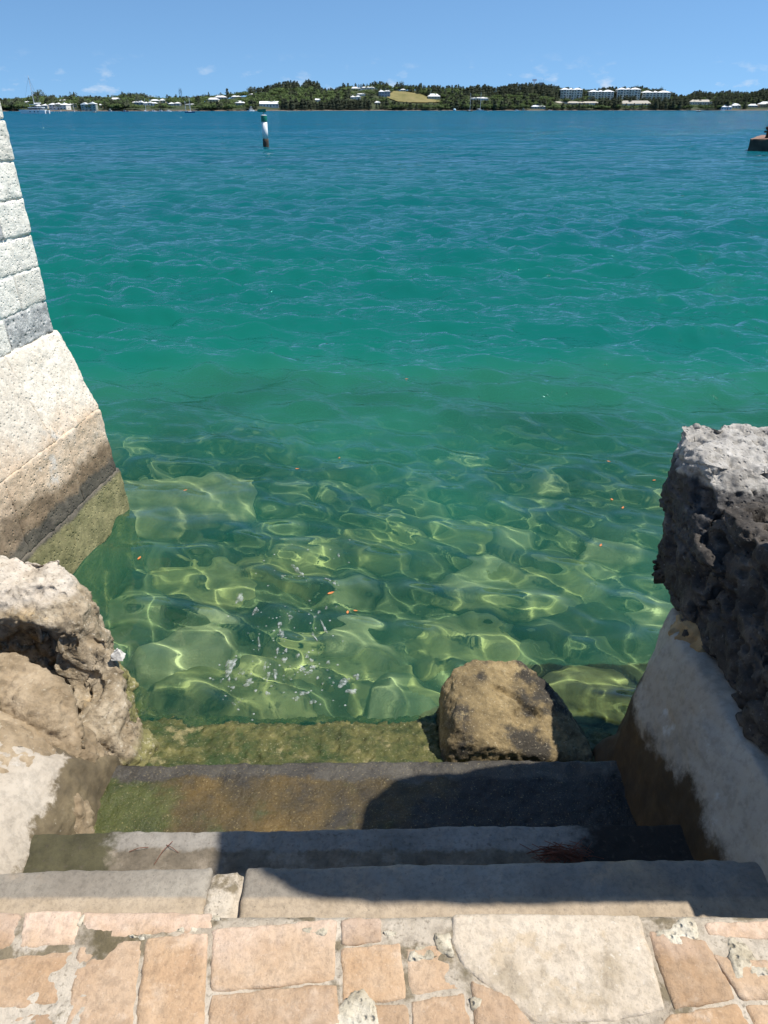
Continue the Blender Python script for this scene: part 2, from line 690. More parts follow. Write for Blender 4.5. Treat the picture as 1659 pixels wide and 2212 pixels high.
M_SUBM = stone('algae_coated_stone', [(.25, (.15, .15, .07)), (.5, (.33, .32, .16)), (.75, (.50, .47, .28))], 3.,
               patches=[((.05, .06, .03), 2.2, .55, .7, 2.)], bump=.6, bscale=30, speck=[((.42, .42, .28), 60, .66, .74)])
M_PALE = stone('pale_sunken_stone', [(.25, (.20, .18, .11)), (.5, (.36, .33, .22)), (.75, (.52, .48, .34))], 3., bump=.6, bscale=30)
M_DIM = stone('weedy_sunken_stone', [(.25, (.03, .04, .03)), (.5, (.07, .08, .05)), (.75, (.14, .14, .08))], 3., bump=.6, bscale=30)
SUB = [  # pixel centre, half widths in m, top depth
    (470, 1470, .52, .30, .20, .26, 'large flat algae-green boulder under water beside the left rocks'),
    (365, 1040, .72, .52, .40, .13, 'pale peaked boulder under water beside the far end of the left wall'),
    (1000, 1360, .42, .28, .20, .34, 'rounded submerged boulder straight behind the boulder on the steps'),
    (1300, 1330, .50, .28, .24, .40, 'dark submerged boulder beside the black pitted rocks'),
    (800, 925, .55, .40, .22, .95, 'dim dark boulder deep under the clear water, farthest out of the sunken ones'),
    (1120, 1260, .62, .35, .16, .45, 'broad sunken slab lit by ripples left of the black pitted rocks'),
    (640, 1190, .50, .30, .18, .50, 'sunken rounded stone just above the patch of floating foam'),
    (850, 1150, .45, .28, .22, .50, 'sunken stone with bright ripple light in mid water'),
    (430, 1240, .45, .30, .20, .45, 'sunken stone near the foot of the left block wall'),
    (1020, 1130, .48, .30, .18, .60, 'sunken stone midway towards the right rocks'),
    (700, 1400, .40, .26, .14, .42, 'sunken stone under the floating foam'),
    (860, 1470, .30, .20, .12, .45, 'small sunken stone left of the boulder on the steps'),
    (1250, 1480, .34, .24, .16, .42, 'sunken stone right behind the boulder on the steps'),
]
for k, (px, py, hx, hy, hz, dp, lab) in enumerate(SUB):
    c = P(px, py, z=0)
    v = ray(px, py)
    v = v / np.linalg.norm(v)
    h = np.array([v[0], v[1], 0]) / 1.33
    t = np.array([h[0], h[1], -math.sqrt(1 - (h ** 2).sum())])
    c = c + t * (dp / -t[2])
    pts = []
    rr = random.Random(k + 40)
    for q in range(26):
        a, e = rr.uniform(0, 6.283), rr.uniform(-.9, .9)
        s = rr.uniform(.8, 1.1)
        pts.append((c[0] + hx * s * math.cos(a) * math.cos(e), c[1] + hy * s * math.sin(a) * math.cos(e), c[2] - hz + hz * s * math.sin(e) * 1.15))
    o = solid('sunken_boulder', [pts], .035, M_PALE if 'pale' in lab else M_DIM if 'dark' in lab else M_SUBM, None, [rough(.05, 2.6, .012, 12, k)], 4)
    tag(o, lab, 'boulder', 'boulders under the clear water')
    o.cycles.is_caustics_receiver = True

# =================================================================== LANDING AND STEPS
M_MORTAR = stone('pale_mortar', [(.25, (.30, .24, .17)), (.5, (.47, .40, .31)), (.75, (.58, .51, .41))], 7,
                 patches=[((.12, .095, .05), 4.5, .54, .66, 4.), ((.20, .16, .10), 11, .52, .62, 7.)], bump=.8, bscale=90, speck=[((.10, .08, .05), 110, .6, .68)])
M_BRICK = stone('weathered_brick', [(.2, (.36, .215, .115)), (.45, (.46, .295, .165)), (.62, (.52, .36, .225)), (.8, (.60, .46, .33))], 9,
                patches=[((.58, .44, .32), 4.5, .54, .74, 1.), ((.22, .15, .08), 3.2, .60, .72, 6.), ((.56, .41, .28), 18, .56, .72, 2.)],
                bands=[('y', .72, .92, .25, 6, [(.3, (.58, .40, .27)), (.6, (.64, .48, .36))])],
                bump=.7, bscale=110, speck=[((.62, .47, .34), 160, .62, .70), ((.16, .10, .06), 140, .66, .74)], each=.55)
M_CEMENT = stone('cement_patch', [(.25, (.44, .36, .26)), (.5, (.55, .46, .35)), (.75, (.63, .55, .44))], 6,
                 patches=[((.33, .26, .17), 3.2, .57, .72, 9.), ((.50, .40, .28), 14, .56, .66, 3.)], bump=.6, bscale=120, speck=[((.30, .25, .18), 150, .62, .7), ((.70, .64, .54), 90, .64, .72)])
landing = tag(empty('brick_landing', (0, 0, 0)), kind='structure')
MX = .85
# bedding: rough mortar sheet with a ragged seaward edge
solid('mortar_bed', [[(-3, -1.6, .55), (3, -1.6, .55), (-3, .868, .55), (3, .868, .55), (-3, -1.6, Z_LAND - .0025), (3, -1.6, Z_LAND - .0025), (-3, .872, Z_LAND - .0025), (3, .872, Z_LAND - .0025)]],
      .016, M_MORTAR, landing, [rough(.0015, 5, .0012, 25, 3)], 1)


def b5(x, y):      # measured on the left enlargement of the landing
    return P(x * .5, 1836 + y * .5, z=Z_LAND)


def b6(x, y):
    return P(829.5 + x * .5, 1836 + y * .5, z=Z_LAND)


BR = [[b5(-330, 268), b5(-130, 267), b5(-150, 440), b5(-360, 445)], [b5(-110, 267), b5(84, 266), b5(70, 428), b5(-130, 440)],
      [b5(106, 268), b5(342, 268), b5(328, 404), b5(84, 424)], [b5(368, 268), b5(900, 268), b5(908, 338), b5(352, 396)],
      [b5(-300, 480), b5(318, 434), b5(255, 668), b5(-340, 715)], [b5(342, 424), b5(608, 398), b5(545, 900), b5(262, 930)],
      [b5(634, 392), b5(890, 366), b5(868, 900), b5(575, 915)], [b5(926, 344), b5(1440, 304), b5(1440, 562), b5(920, 606)],
      [b5(920, 628), b5(1440, 586), b5(1462, 900), b5(890, 925)], [b5(-340, 752), b5(242, 698), b5(190, 940), b5(-380, 960)],
      [b5(1476, 300), b5(1640, 292), b5(1650, 395), b5(1478, 410)],
      [b5(1478, 428), b5(1724, 400), b5(1752, 640), b5(1484, 660)], [b5(1490, 690), b5(1756, 660), b5(1775, 900), b5(1500, 915)],
      [b5(1748, 420), b5(1945, 400), b5(1985, 600), b5(1772, 630)], [b5(1780, 655), b5(2000, 625), b5(2060, 900), b5(1800, 905)],
      [b6(384, 575), b6(545, 640), b6(640, 760), b6(405, 900)], [b6(1146, 352), b6(1392, 400), b6(1520, 640), b6(1255, 678)],
      [b6(1428, 452), b6(1760, 500), b6(1800, 640), b6(1552, 645)], [b6(1240, 706), b6(1520, 668), b6(1640, 900), b6(1090, 900)],
      [b6(1386, 312), b6(1800, 290), b6(1850, 400), b6(1412, 372)], [b6(1566, 672), b6(1900, 650), b6(1990, 880), b6(1670, 900)],
      [b6(660, 790), b6(1030, 770), b6(1060, 900), b6(720, 910)]]
PATCH = [[b6(300, 278), b6(1105, 276), b6(1130, 360), b6(1222, 690), b6(1000, 742), b6(655, 752), b6(590, 640), b6(520, 560), b6(345, 512), b6(290, 400)]]


def paver(name, q, mat, top, seed, thick=.05, inset=0.):
    c = np.mean(q, 0)
    pts = []
    for p in q:
        p = np.array(p) + (c - p) * inset
        pts += [(p[0], p[1], top - thick), (p[0], p[1], top)]
    return solid(name, [pts], .0065, mat, landing, [rough(.0022, 9, .0014, 55, seed)], 1)


for k, q in enumerate(BR):
    paver('brick', q, M_BRICK, Z_LAND + rnd.uniform(-.001, .002), k * 3, inset=-.058)
# bricks of the same landing that lie behind and beside the camera
bm0 = MB().box(-.125, .125, -.06, .06, -.05, 0)
proto = None
for j in range(16):
    for i in range(-10, 11):
        x, y = i * .262 + (j % 2) * .13, -1.4 + j * .131
        u, v = proj((x, y, Z_LAND)) if y > -.6 else (0, 9999)
        if (v < 2330 and -130 < u < 1790) or y > .80:
            continue
        if proto is None:
            proto = bm0.build('brick', M_BRICK, landing, bevel=.006)
            o = proto
        else:
            o = proto.copy()
            COL.objects.link(o)
            o.parent = landing
        o.location = (x, y, Z_LAND + rnd.uniform(.001, .004))
        o.rotation_euler.z = rnd.uniform(-.03, .03)
paver('cement_patch', PATCH[0], M_CEMENT, Z_LAND + .0025, 77)
# broken lumps of old mortar and shelly stone set in the landing
M_LUMP = stone('shelly_lump', [(.25, (.30, .24, .15)), (.5, (.58, .51, .38)), (.75, (.74, .68, .56))], 16, bump=1., bscale=90, speck=[((.08, .065, .04), 70, .56, .66)], pits=60)
for k, (c, rx, ry, hh) in enumerate([(b5(1580, 700), .075, .045, .014), (b6(1280, 352), .055, .03, .016), (b6(255, 415), .022, .03, .012), (b6(405, 660), .022, .018, .012),
                                     (b6(1560, 470), .05, .06, .014), (b6(150, 450), .03, .022, .008), (b5(610, 372), .035, .008, .006), (b5(800, 345), .06, .01, .007), (b5(1365, 350), .035, .016, .008),
                                     (b5(345, 300), .014, .02, .006), (b5(930, 290), .02, .012, .006), (b6(25, 365), .016, .016, .009)]):
    pts = []
    rr = random.Random(k)
    for q in range(16):
        a = rr.uniform(0, 6.28)
        s = rr.uniform(.6, 1.1)
        pts.append((c[0] + rx * s * math.cos(a), c[1] + ry * s * math.sin(a), Z_LAND - .01 + rr.uniform(0, hh * .35 + .01)))
    solid('mortar_lump', [pts], .005, M_LUMP, landing, [rough(.004, 40, .002, 90, k)], 1)

M_STEP1 = stone('grey_tread_stone', [(.25, (.165, .14, .11)), (.5, (.25, .22, .178)), (.75, (.34, .305, .25))], 4,
                patches=[((.45, .33, .21), 2.6, .52, .70, 11.)], bands=[('y', 1.035, 1.015, .012, 9, [(.3, (.32, .25, .17)), (.7, (.45, .36, .26))])],
                bump=.45, bscale=140, speck=[((.10, .09, .075), 120, .64, .72)])
M_STEP2 = stone('damp_grey_tread_painted_shade', [(.25, (.15, .135, .11)), (.5, (.25, .225, .19)), (.75, (.36, .33, .285))], 5,
                bands=[('y', 1.305, 1.275, .07, 11, [(.25, (.075, .06, .04)), (.5, (.17, .138, .098)), (.78, (.38, .32, .25))]), ('x', -.70, -.86, .45, 5, [(.3, (.035, .032, .014)), (.7, (.09, .08, .04))]), ('x', .50, .66, .3, 6, (.022, .018, .014))],  # near-black right end deepens the wall's shadow in the colour itself
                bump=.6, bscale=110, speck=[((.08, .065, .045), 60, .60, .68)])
M_STEP3 = stone('wet_ochre_tread_painted_shade', [(.25, (.025, .019, .010)), (.45, (.075, .052, .018)), (.62, (.12, .076, .021)), (.85, (.23, .155, .055))], 4.5,
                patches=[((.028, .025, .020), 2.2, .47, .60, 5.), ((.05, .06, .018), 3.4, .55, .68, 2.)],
                bands=[('x', -.60, -.90, .7, 3.5, [(.3, (.03, .04, .008)), (.7, (.09, .10, .025))]), ('x', .10, .30, .3, 5, (.018, .015, .012)), ('y', 1.69, 1.73, .14, 7, [(.3, (.035, .03, .024)), (.7, (.10, .088, .068))])],  # wet stone; the black right part is shadow painted into the colour
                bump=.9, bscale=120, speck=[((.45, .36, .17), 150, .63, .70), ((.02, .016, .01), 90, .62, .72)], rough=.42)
M_ALGAE = stone('algae_step', [(.25, (.02, .036, .007)), (.42, (.055, .066, .014)), (.58, (.115, .11, .03)), (.8, (.25, .22, .08))], 14,
                patches=[((.03, .055, .010), 4, .50, .62, 3.), ((.24, .205, .09), 9, .58, .68, 5.)], bump=1., bscale=130, speck=[((.46, .42, .26), 130, .62, .70), ((.02, .03, .008), 100, .62, .7)], rough=.6)
steps = tag(empty('harbour_steps', (0, 1.0, 0)), 'worn stone steps going down between two rock walls into the water', 'steps')


def sk(x):       # the flight is turned a little
    return .018 * x


def own(o, parent):       # o was built in world coordinates
    o.parent = parent
    o.location = -Vector(parent.location)
    return o


def step(name, hulls, mat, seed, disp=None, relax=2):
    o = solid(name, hulls, .0085, mat, None, disp or [rough(.005, 4, .002, 40, seed)], relax)
    return own(o, steps)


def slab(x0, x1, y0, y1, z0, z1):
    return [[(x, y + sk(x), z) for x in (x0, x1) for y in (y0, y1) for z in (z0, z1)]]


gx = P(490, 1920, z=Z1)[0]
step('tread', slab(-1.75, gx - .048, .80, 1.113, .36, Z1), M_STEP1, 1)
step('tread', slab(gx + .038, 1.35, .80, 1.113, .36, Z1 + .002), M_STEP1, 2)
step('mortar_joint', slab(gx - .050, gx + .022, .80, 1.104, .36, Z1 - .001) + slab(gx + .01, gx + .046, .80, 1.10, .36, Z1 - .022), M_MORTAR, 5, [rough(.006, 9, .003, 40, 5)])
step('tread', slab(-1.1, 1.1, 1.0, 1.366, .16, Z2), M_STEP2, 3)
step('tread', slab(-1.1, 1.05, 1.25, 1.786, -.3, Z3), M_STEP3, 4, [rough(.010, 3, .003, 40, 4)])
# the lowest step slopes into the sea under a coat of algae
step('algae_tread', [[(x, y + sk(x), z) for x in (-1.05, .22) for (y, z) in ((1.6, -.7), (1.6, .115), (1.80, .11), (2.12, .035), (2.24, -.05), (2.3, -.7))],
                     [(x, y + sk(x), z) for x in (.20, .95) for (y, z) in ((1.6, -.7), (1.6, .115), (1.85, .10), (2.10, .0), (2.2, -.12), (2.3, -.7))]],
     M_ALGAE, 6, [rough(.020, 4, .007, 30, 6), rough(.006, 60, .003, 110, 8)], 2)

# =================================================================== RIGHT WALL: render below, black pitted limestone above
M_PLASTER = stone('grey_render', [(.25, (.26, .23, .185)), (.5, (.37, .33, .27)), (.75, (.46, .415, .35))], 3.2,
                  patches=[((.36, .30, .23), 2.2, .52, .7, 3.), ((.50, .475, .43), 9, .58, .7, 6.)],
                  bands=[('z', .52, .38, .42, 3, [(.3, (.025, .017, .009)), (.6, (.07, .045, .02)), (.8, (.13, .085, .035))])],
                  bump=.28, bscale=70, speck=[((.12, .10, .08), 45, .70, .77)])
M_PIT = stone('black_pitted_limestone', [(.22, (.020, .017, .015)), (.45, (.050, .043, .037)), (.62, (.105, .090, .076)), (.8, (.23, .20, .17))], 9,
              patches=[((.14, .09, .05), 2.4, .60, .72, 5.)], bump=1., bscale=70, pits=48, speck=[((.30, .285, .26), 90, .64, .72)])
M_PITTOP = stone('sunbleached_limestone', [(.22, (.13, .12, .11)), (.45, (.34, .32, .29)), (.62, (.50, .475, .435)), (.8, (.64, .61, .57))], 8,
                 patches=[((.62, .50, .38), 2.4, .56, .64, 14.)],
                 bands=[('z', 1.14, 1.11, .06, 9, [(.3, (.035, .033, .032)), (.55, (.08, .075, .072)), (.8, (.22, .205, .19))])], bump=1., bscale=70, pits=48)
rwall = tag(empty('rock_wall', (1.2, 1.6, -.5)), 'wall of black pitted limestone on a smooth grey rendered foot, right of the steps', 'wall')
own(solid('rendered_foot', [
    [(.80, .93, -.6), (.80, 1.96, -.6), (1.9, .93, -.6), (1.9, 2.2, -.6),
     (.845, .93, .20), (.835, 1.84, .20), (.90, .93, .50), (.885, 1.88, .42), (1.00, .95, .74), (1.00, 1.93, .68), (1.9, .95, .78), (1.9, 2.15, .74),
     (.97, 2.04, .30), (1.06, 2.09, .66), (.86, 2.0, -.3)],
    [(.80, 1.55, .1), (.80, 1.93, .12), (.9, 1.6, .24), (.87, 1.97, .14), (.95, 1.9, .3), (.8, 1.9, -.5), (.9, 2.08, -.5)]],
    .011, M_PLASTER, None, [rough(.018, 3, .003, 30, 12)], 5), rwall)


def pstone(name, pts, seed, mat, vox=.0064, a=.035, depth=.028, ps=13, hulls=None):
    o = solid(name, hulls or [pts], vox, mat, None, [rough(.018, 4, 0, 9, seed), pitted(a * .4, 9, depth, ps, seed)], 1)
    return own(o, rwall)


# cap stone with the flat sunlit top
pstone('cap_stone', [(1.05, 2.26, 1.17), (1.10, 2.19, 1.20), (1.13, 2.52, 1.205), (1.09, 2.46, 1.16), (1.95, 2.10, 1.20), (1.95, 2.55, 1.20), (1.06, 2.10, .92), (1.06, 2.42, .90), (1.95, 1.95, .85), (1.95, 2.5, .85), (1.045, 2.3, 1.04), (1.12, 2.08, 1.08)], 31, M_PITTOP, ps=13, depth=.022)
# dark overhanging stone below it, reaching farthest out over the water
pstone('stone', [(1.04, 1.92, .70), (1.03, 2.28, .70), (1.02, 2.24, .84), (1.06, 1.90, .96), (1.08, 2.34, 1.0), (1.7, 1.8, .64), (1.7, 2.3, .64), (1.7, 1.8, 1.0), (1.7, 2.36, 1.0), (1.03, 2.1, .8)], 32, M_PIT, ps=12, depth=.032)
pstone('stone', [(1.06, 1.46, .74), (1.03, 1.96, .68), (1.07, 1.98, .92), (1.10, 1.46, .98), (1.13, 2.08, 1.09), (1.15, 1.46, 1.12), (1.8, 1.4, .7), (1.8, 2.0, .7), (1.8, 1.4, 1.14), (1.8, 2.1, 1.12)], 33, M_PIT, depth=.044)
pstone('stone', [(1.02, .98, .72), (1.03, 1.50, .72), (1.08, .98, 1.30), (1.09, 1.50, 1.28), (1.8, .98, .7), (1.8, 1.5, .7), (1.8, .98, 1.3), (1.8, 1.5, 1.3)], 34, M_PIT, .012)
# the wall climbs towards the landing as a rendered pier, beyond the picture's right edge
_ps = pstone


def pstone(name, pts, seed, mat, vox=.02):
    return own(solid('rendered_pier', [pts], .03, M_PLASTER, None, [rough(.02, 1.6, .003, 12, seed)], 6), rwall)


pstone('stone', [(1.10, 1.42, 1.15), (1.12, 1.82, 1.15), (1.12, 1.42, 2.68), (1.12, 1.64, 2.58), (1.13, 1.735, 2.36), (1.15, 1.79, 1.6), (1.8, 1.42, 1.2), (1.8, 1.82, 1.2), (1.8, 1.42, 2.6), (1.8, 1.7, 2.3)], 35, M_PIT, .016)
pstone('stone', [(1.07, 1.036, 1.26), (1.08, 1.42, 1.26), (1.08, 1.036, 2.85), (1.10, 1.42, 3.56), (1.10, 1.05, 3.15), (1.10, 1.14, 3.5), (1.8, 1.036, 1.26), (1.8, 1.44, 1.26), (1.8, 1.036, 2.85), (1.8, 1.14, 3.4), (1.8, 1.42, 3.5)], 36, M_PIT, .018)
pstone = _ps
# ochre mortar left between render and stone
M_OCHRE = stone('ochre_mortar', [(.25, (.16, .10, .045)), (.5, (.34, .22, .10)), (.75, (.48, .34, .18))], 12, bump=.9, bscale=60)
own(solid('mortar_seam', [[(1.01, 1.80, .66), (.99, 1.98, .665), (1.02, 1.98, .72), (1.04, 1.8, .73), (1.2, 1.8, .66), (1.2, 1.98, .72)]], .008, M_OCHRE, None, [rough(.02, 12, .005, 40, 3)], 2), rwall)

# =================================================================== BOULDER ON THE LOWEST STEP
M_BOULD = stone('tan_boulder', [(.25, (.085, .06, .03)), (.45, (.19, .14, .068)), (.62, (.30, .222, .108)), (.8, (.43, .335, .18))], 7,
                patches=[((.045, .038, .028), 5.5, .52, .64, 7.), ((.40, .31, .16), 9, .60, .72, 2.)],
                bands=[('z', .10, .05, .05, 8, (.07, .06, .025))], bump=1., bscale=100, speck=[((.55, .47, .32), 120, .62, .7), ((.03, .025, .018), 100, .62, .7)])


def bcrack(p, n):
    # a diagonal crack and a shallow ochre hollow on the seaward shoulder
    l = np.abs((p[:, 1] - 2.07) + .55 * (p[:, 0] - .50) + .02 * fbm(p, 12, 2, 5))
    cr = .022 * sstep(.022, .004, l) * sstep(.40, .46, p[:, 0]) * sstep(.68, .60, p[:, 0]) * (p[:, 2] > .2)
    hol = .014 * sstep(1.0, .72, ((p[:, 0] - .575) / .085) ** 2 + ((p[:, 1] - 1.985) / .055) ** 2) * (p[:, 2] > .2)
    return -cr - hol


bo = solid('boulder', [[(.21, 1.86, -.12), (.80, 1.86, -.12), (.20, 2.3, -.2), (.84, 2.28, -.2), (.80, 1.85, .10), (.23, 1.84, .02), (.235, 1.88, .16), (.245, 2.16, .20),
                        (.27, 1.94, .25), (.29, 2.20, .265), (.38, 2.24, .29), (.54, 2.24, .285), (.66, 2.18, .245), (.72, 1.97, .17), (.64, 1.88, .15), (.32, 1.87, .20), (.80, 1.92, .12), (.84, 2.1, .0)]],
           .0075, M_BOULD, None, [rough(.010, 5, .004, 30, 61), bcrack, rough(.003, 55, .002, 100, 6)], 3)
tag(bo, 'rounded tan boulder with an ochre hollow, sitting on the lowest algae step', 'boulder')

# =================================================================== LEFT ROCKS
M_LROCK = stone('tan_shore_rock', [(.22, (.11, .08, .045)), (.42, (.26, .20, .125)), (.6, (.42, .34, .235)), (.8, (.62, .53, .41))], 8,
                patches=[((.06, .05, .035), 3.6, .60, .72, 4.), ((.50, .36, .19), 4, .58, .7, 9.)],
                bands=[('z', .575, .655, .07, 11, [(.3, (.42, .35, .27)), (.7, (.60, .53, .44))]), ('z', .22, .12, .07, 6, [(.3, (.12, .11, .035)), (.7, (.27, .245, .10))])],
                bump=1.1, bscale=75, speck=[((.62, .55, .43), 60, .60, .68), ((.03, .025, .018), 70, .60, .68)])
M_LROCK2 = stone('brown_shore_rock', [(.22, (.13, .092, .052)), (.45, (.27, .20, .12)), (.65, (.39, .30, .195)), (.8, (.52, .43, .31))], 7,
                 patches=[((.09, .072, .05), 3, .58, .7, 14.)], bump=.9, bscale=85, speck=[((.55, .48, .36), 70, .64, .72)])
M_LPLAST = stone('stained_render', [(.25, (.31, .255, .19)), (.5, (.41, .35, .275)), (.75, (.49, .43, .35))], 3,
                 patches=[((.62, .59, .54), 8, .60, .72, 6.)],
                 bands=[('y', 1.60, 1.64, .40, 4.0, [(.25, (.06, .045, .028)), (.5, (.13, .10, .06)), (.75, (.24, .19, .12))]),
                        ('x', -1.04, -1.01, .14, 5, [(.25, (.06, .045, .026)), (.55, (.15, .115, .065)), (.8, (.30, .24, .14))])],
                 bump=.6, bscale=80, speck=[((.70, .62, .50), 40, .70, .76)])
lrock = tag(empty('shore_rock', (-1.2, 1.9, -.5)), 'weathered tan rock mass with a shadowed crevice, left of the steps', 'rock')


def under(p, n):
    """hollow out the landward side under the lip"""
    c = np.stack([(p[:, 0] + 1.36) / .34, (p[:, 1] - 1.97) / .17, (p[:, 2] - .44) / .17], 1)
    return -.15 * sstep(1.25, .4, np.sqrt((c ** 2).sum(1)))


own(solid('upper_rock', [
    [(-1.75, 2.06, .30), (-1.16, 1.99, .28), (-1.75, 2.12, .60), (-1.40, 2.10, .60), (-1.20, 2.08, .52), (-1.75, 2.22, .685), (-1.33, 2.22, .685), (-1.22, 2.22, .65), (-1.75, 2.42, .67), (-1.30, 2.40, .68),
     (-1.17, 2.30, .56), (-1.14, 2.22, .51), (-1.75, 2.5, -.6), (-1.06, 2.5, -.6), (-1.75, 2.1, -.6), (-1.04, 2.0, -.6)],
    [(-1.22, 1.93, .36), (-1.18, 2.20, .46), (-1.08, 2.18, .45), (-1.03, 2.08, .39), (-1.00, 2.00, .33), (-1.04, 1.92, .34), (-.965, 1.82, .2), (-.97, 1.9, -.5), (-.99, 2.3, -.5), (-1.2, 2.3, -.5), (-1.2, 1.86, -.5), (-1.08, 1.84, .30)],
    [(-1.0, 1.80, .10), (-.88, 1.83, .09), (-.89, 1.98, .10), (-.95, 2.0, .20), (-.99, 1.84, .24), (-.86, 1.85, -.4), (-.86, 2.14, -.4), (-1.05, 2.2, -.4), (-1.05, 1.8, -.4)]],
    .0080, M_LROCK, None, [rough(.030, 4, .010, 18, 51), under, rough(.005, 26, .004, 55, 54), lambda p, n: -.007 * sstep(.16, .02, np.abs(fbm(p, 5.5, 3, 88)))], 1), lrock)
own(solid('tongue_rock', [[(-1.75, 1.90, .56), (-1.42, 1.95, .575), (-1.30, 1.96, .545), (-1.18, 1.91, .50), (-1.06, 1.80, .43), (-1.00, 1.70, .37), (-1.03, 1.65, .36), (-1.18, 1.77, .48), (-1.4, 1.85, .555), (-1.75, 1.84, .56),
                           (-1.75, 1.8, .2), (-1.0, 1.65, .1), (-1.0, 1.8, .1), (-1.75, 1.97, .2)]], .0085, M_LROCK2, None, [rough(.022, 6, .009, 26, 52), rough(.005, 50, .003, 90, 3)], 1), lrock)
own(solid('lower_rock', [[(-1.75, 1.58, .575), (-1.36, 1.66, .55), (-1.22, 1.66, .505), (-1.08, 1.60, .43), (-.995, 1.58, .35), (-.965, 1.5, .32), (-1.75, 1.80, .52), (-1.4, 1.80, .505), (-1.2, 1.735, .445), (-1.05, 1.65, .36),
                          (-.95, 1.62, .0), (-.95, 1.4, .0), (-1.75, 1.3, .0), (-1.75, 1.8, .0), (-1.1, 1.3, .46), (-1.75, 1.3, .58)]], .0095, M_LROCK2, None, [rough(.016, 5, .007, 30, 53), rough(.004, 50, .002, 90, 5)], 1), lrock)
own(solid('rendered_flank', [
    [(-1.80, 1.122, .0), (-.925, 1.125, .0), (-1.80, 1.122, .60), (-1.22, 1.13, .56), (-1.10, 1.13, .50), (-.985, 1.13, .38), (-1.80, 1.56, .575), (-1.24, 1.60, .515), (-1.08, 1.58, .45), (-.975, 1.56, .33), (-.93, 1.84, .0), (-.955, 1.80, .22),
     (-1.02, 1.62, .39), (-1.8, 1.7, .0), (-1.00, 1.74, .28)]], .0095, M_LPLAST, None, [rough(.014, 3.5, .003, 40, 55)], 4), lrock)
M_WHITEST = stone('bleached_stone', [(.25, (.5, .47, .42)), (.6, (.70, .67, .62))], 12, bump=.9, bscale=60)
wc = P(252, 1402, y=2.10)
own(solid('white_stone', [[(wc[0] + .03 * a, wc[1] + .026 * c, wc[2] - .045 + .06 * e) for (a, c, e) in ((-1, -1, 0), (1, -1, 0), (1, 1, 0), (-1, 1, 0), (-.6, -.2, .8), (.2, .2, 1), (.8, -.1, .2))]], .006, M_WHITEST, None, [rough(.01, 20, .003, 60, 2)], 2), lrock)
tag(lrock)

# =================================================================== LEFT BLOCK WALL
WALL_A = R(8)
EX, EY = -1.85, 3.96
ux, uy = math.sin(WALL_A), math.cos(WALL_A)      # along the wall, seawards
nx, ny = math.cos(WALL_A), -math.sin(WALL_A)     # out of its face, towards the steps
M_BLOCK = stone('white_limestone_block', [(.22, (.62, .585, .50)), (.42, (.79, .75, .65)), (.6, (.86, .82, .72)), (.8, (.90, .86, .76))], 9,
                patches=[((.84, .81, .74), 3, .55, .7, 3.)], bump=.8, bscale=75, pits=55, speck=[((.22, .21, .19), 60, .66, .74)], bdist=.006, each=.3)
M_BLOCKD = stone('grey_lichened_block', [(.22, (.20, .205, .20)), (.45, (.42, .42, .40)), (.62, (.60, .59, .55)), (.8, (.76, .74, .68))], 16,
                 patches=[((.62, .60, .55), 3, .58, .7, 5.)], bump=1., bscale=60, pits=30, speck=[((.07, .07, .07), 80, .60, .67)], bdist=.008)
M_JOINT = stone('white_pointing', [(.25, (.66, .63, .56)), (.6, (.80, .77, .70))], 8, bump=.8, bscale=60, speck=[((.15, .13, .11), 60, .68, .75)])
TIDE = [('z', .58, .44, .30, 3, [(.25, (.10, .07, .042)), (.5, (.22, .155, .092)), (.75, (.38, .28, .18))]), ('z', .42, .36, .16, 5, [(.3, (.05, .045, .036)), (.7, (.15, .13, .095))]),
        ('z', .30, .25, .08, 6, [(.3, (.10, .105, .03)), (.7, (.30, .27, .12))])]
M_PLINTH = stone('stained_plinth_stone', [(.25, (.50, .36, .23)), (.5, (.64, .49, .34)), (.75, (.74, .63, .50))], 4,
                 patches=[((.50, .335, .19), 2.2, .50, .68, 8.), ((.68, .63, .55), 6, .57, .7, 4.)], bands=[('z', .60, .95, .35, 4, [(.3, (.66, .585, .47)), (.7, (.80, .735, .62))])] + TIDE,
                 bump=.7, bscale=70, pits=40, speck=[((.09, .07, .05), 60, .66, .73)], each=.25)
lwall = tag(empty('block_wall', (EX, EY, -.8)), 'pale limestone block wall on a stained plinth rising from the water at left', 'wall')


def wp(s, out, z):      # s metres back from the seaward corner
    return (EX - s * ux + out * nx, EY - s * uy + out * ny, z)


def wblock(name, s0, s1, z0, z1, o0, o1, mat, seed, vox=.014, back=-.45, amp=.008):
    pts = [wp(s, o, z) for s in (s0, s1) for (z, oo) in ((z0, o0), (z1, o1)) for o in (back, oo)]
    return own(solid(name, [pts], vox, mat, None, [rough(amp * .8, 7, amp * .6, 30, seed)], 1), lwall)


own(solid('wall_core', [[wp(s, o, z) for s in (.03, 2.6) for (o, z) in ((-.42, -.8), (-.002, -.8), (-.42, 3.05), (-.002, 3.05))]], .02, M_JOINT, None, [rough(.004, 8, .003, 30, 1)], 1), lwall)
zc = 1.165
course = 0
sd = 100
darks = {(0, 0), (3, 1)}
while zc < 3.0:
    hgt = (.172, .178, .165, .172, .17, .18, .168, .174, .17, .176, .17)[course % 11]
    s = 0. if course % 2 else 0.
    kk = 0
    while s < 2.5:
        Ln = (.24 if course % 2 else .40) if s == 0 else rnd.uniform(.34, .46)
        dk = (course, kk) in darks or rnd.random() < .0
        wblock('block', s + .0005, min(s + Ln, 2.55) - .0005, zc + .0005, zc + hgt - .0005, rnd.uniform(.003, .007), rnd.uniform(.003, .007), M_BLOCKD if dk else M_BLOCK, sd, .010 if s < .8 else .03, amp=.005)
        s += Ln
        kk += 1
        sd += 1
    zc += hgt
    course += 1
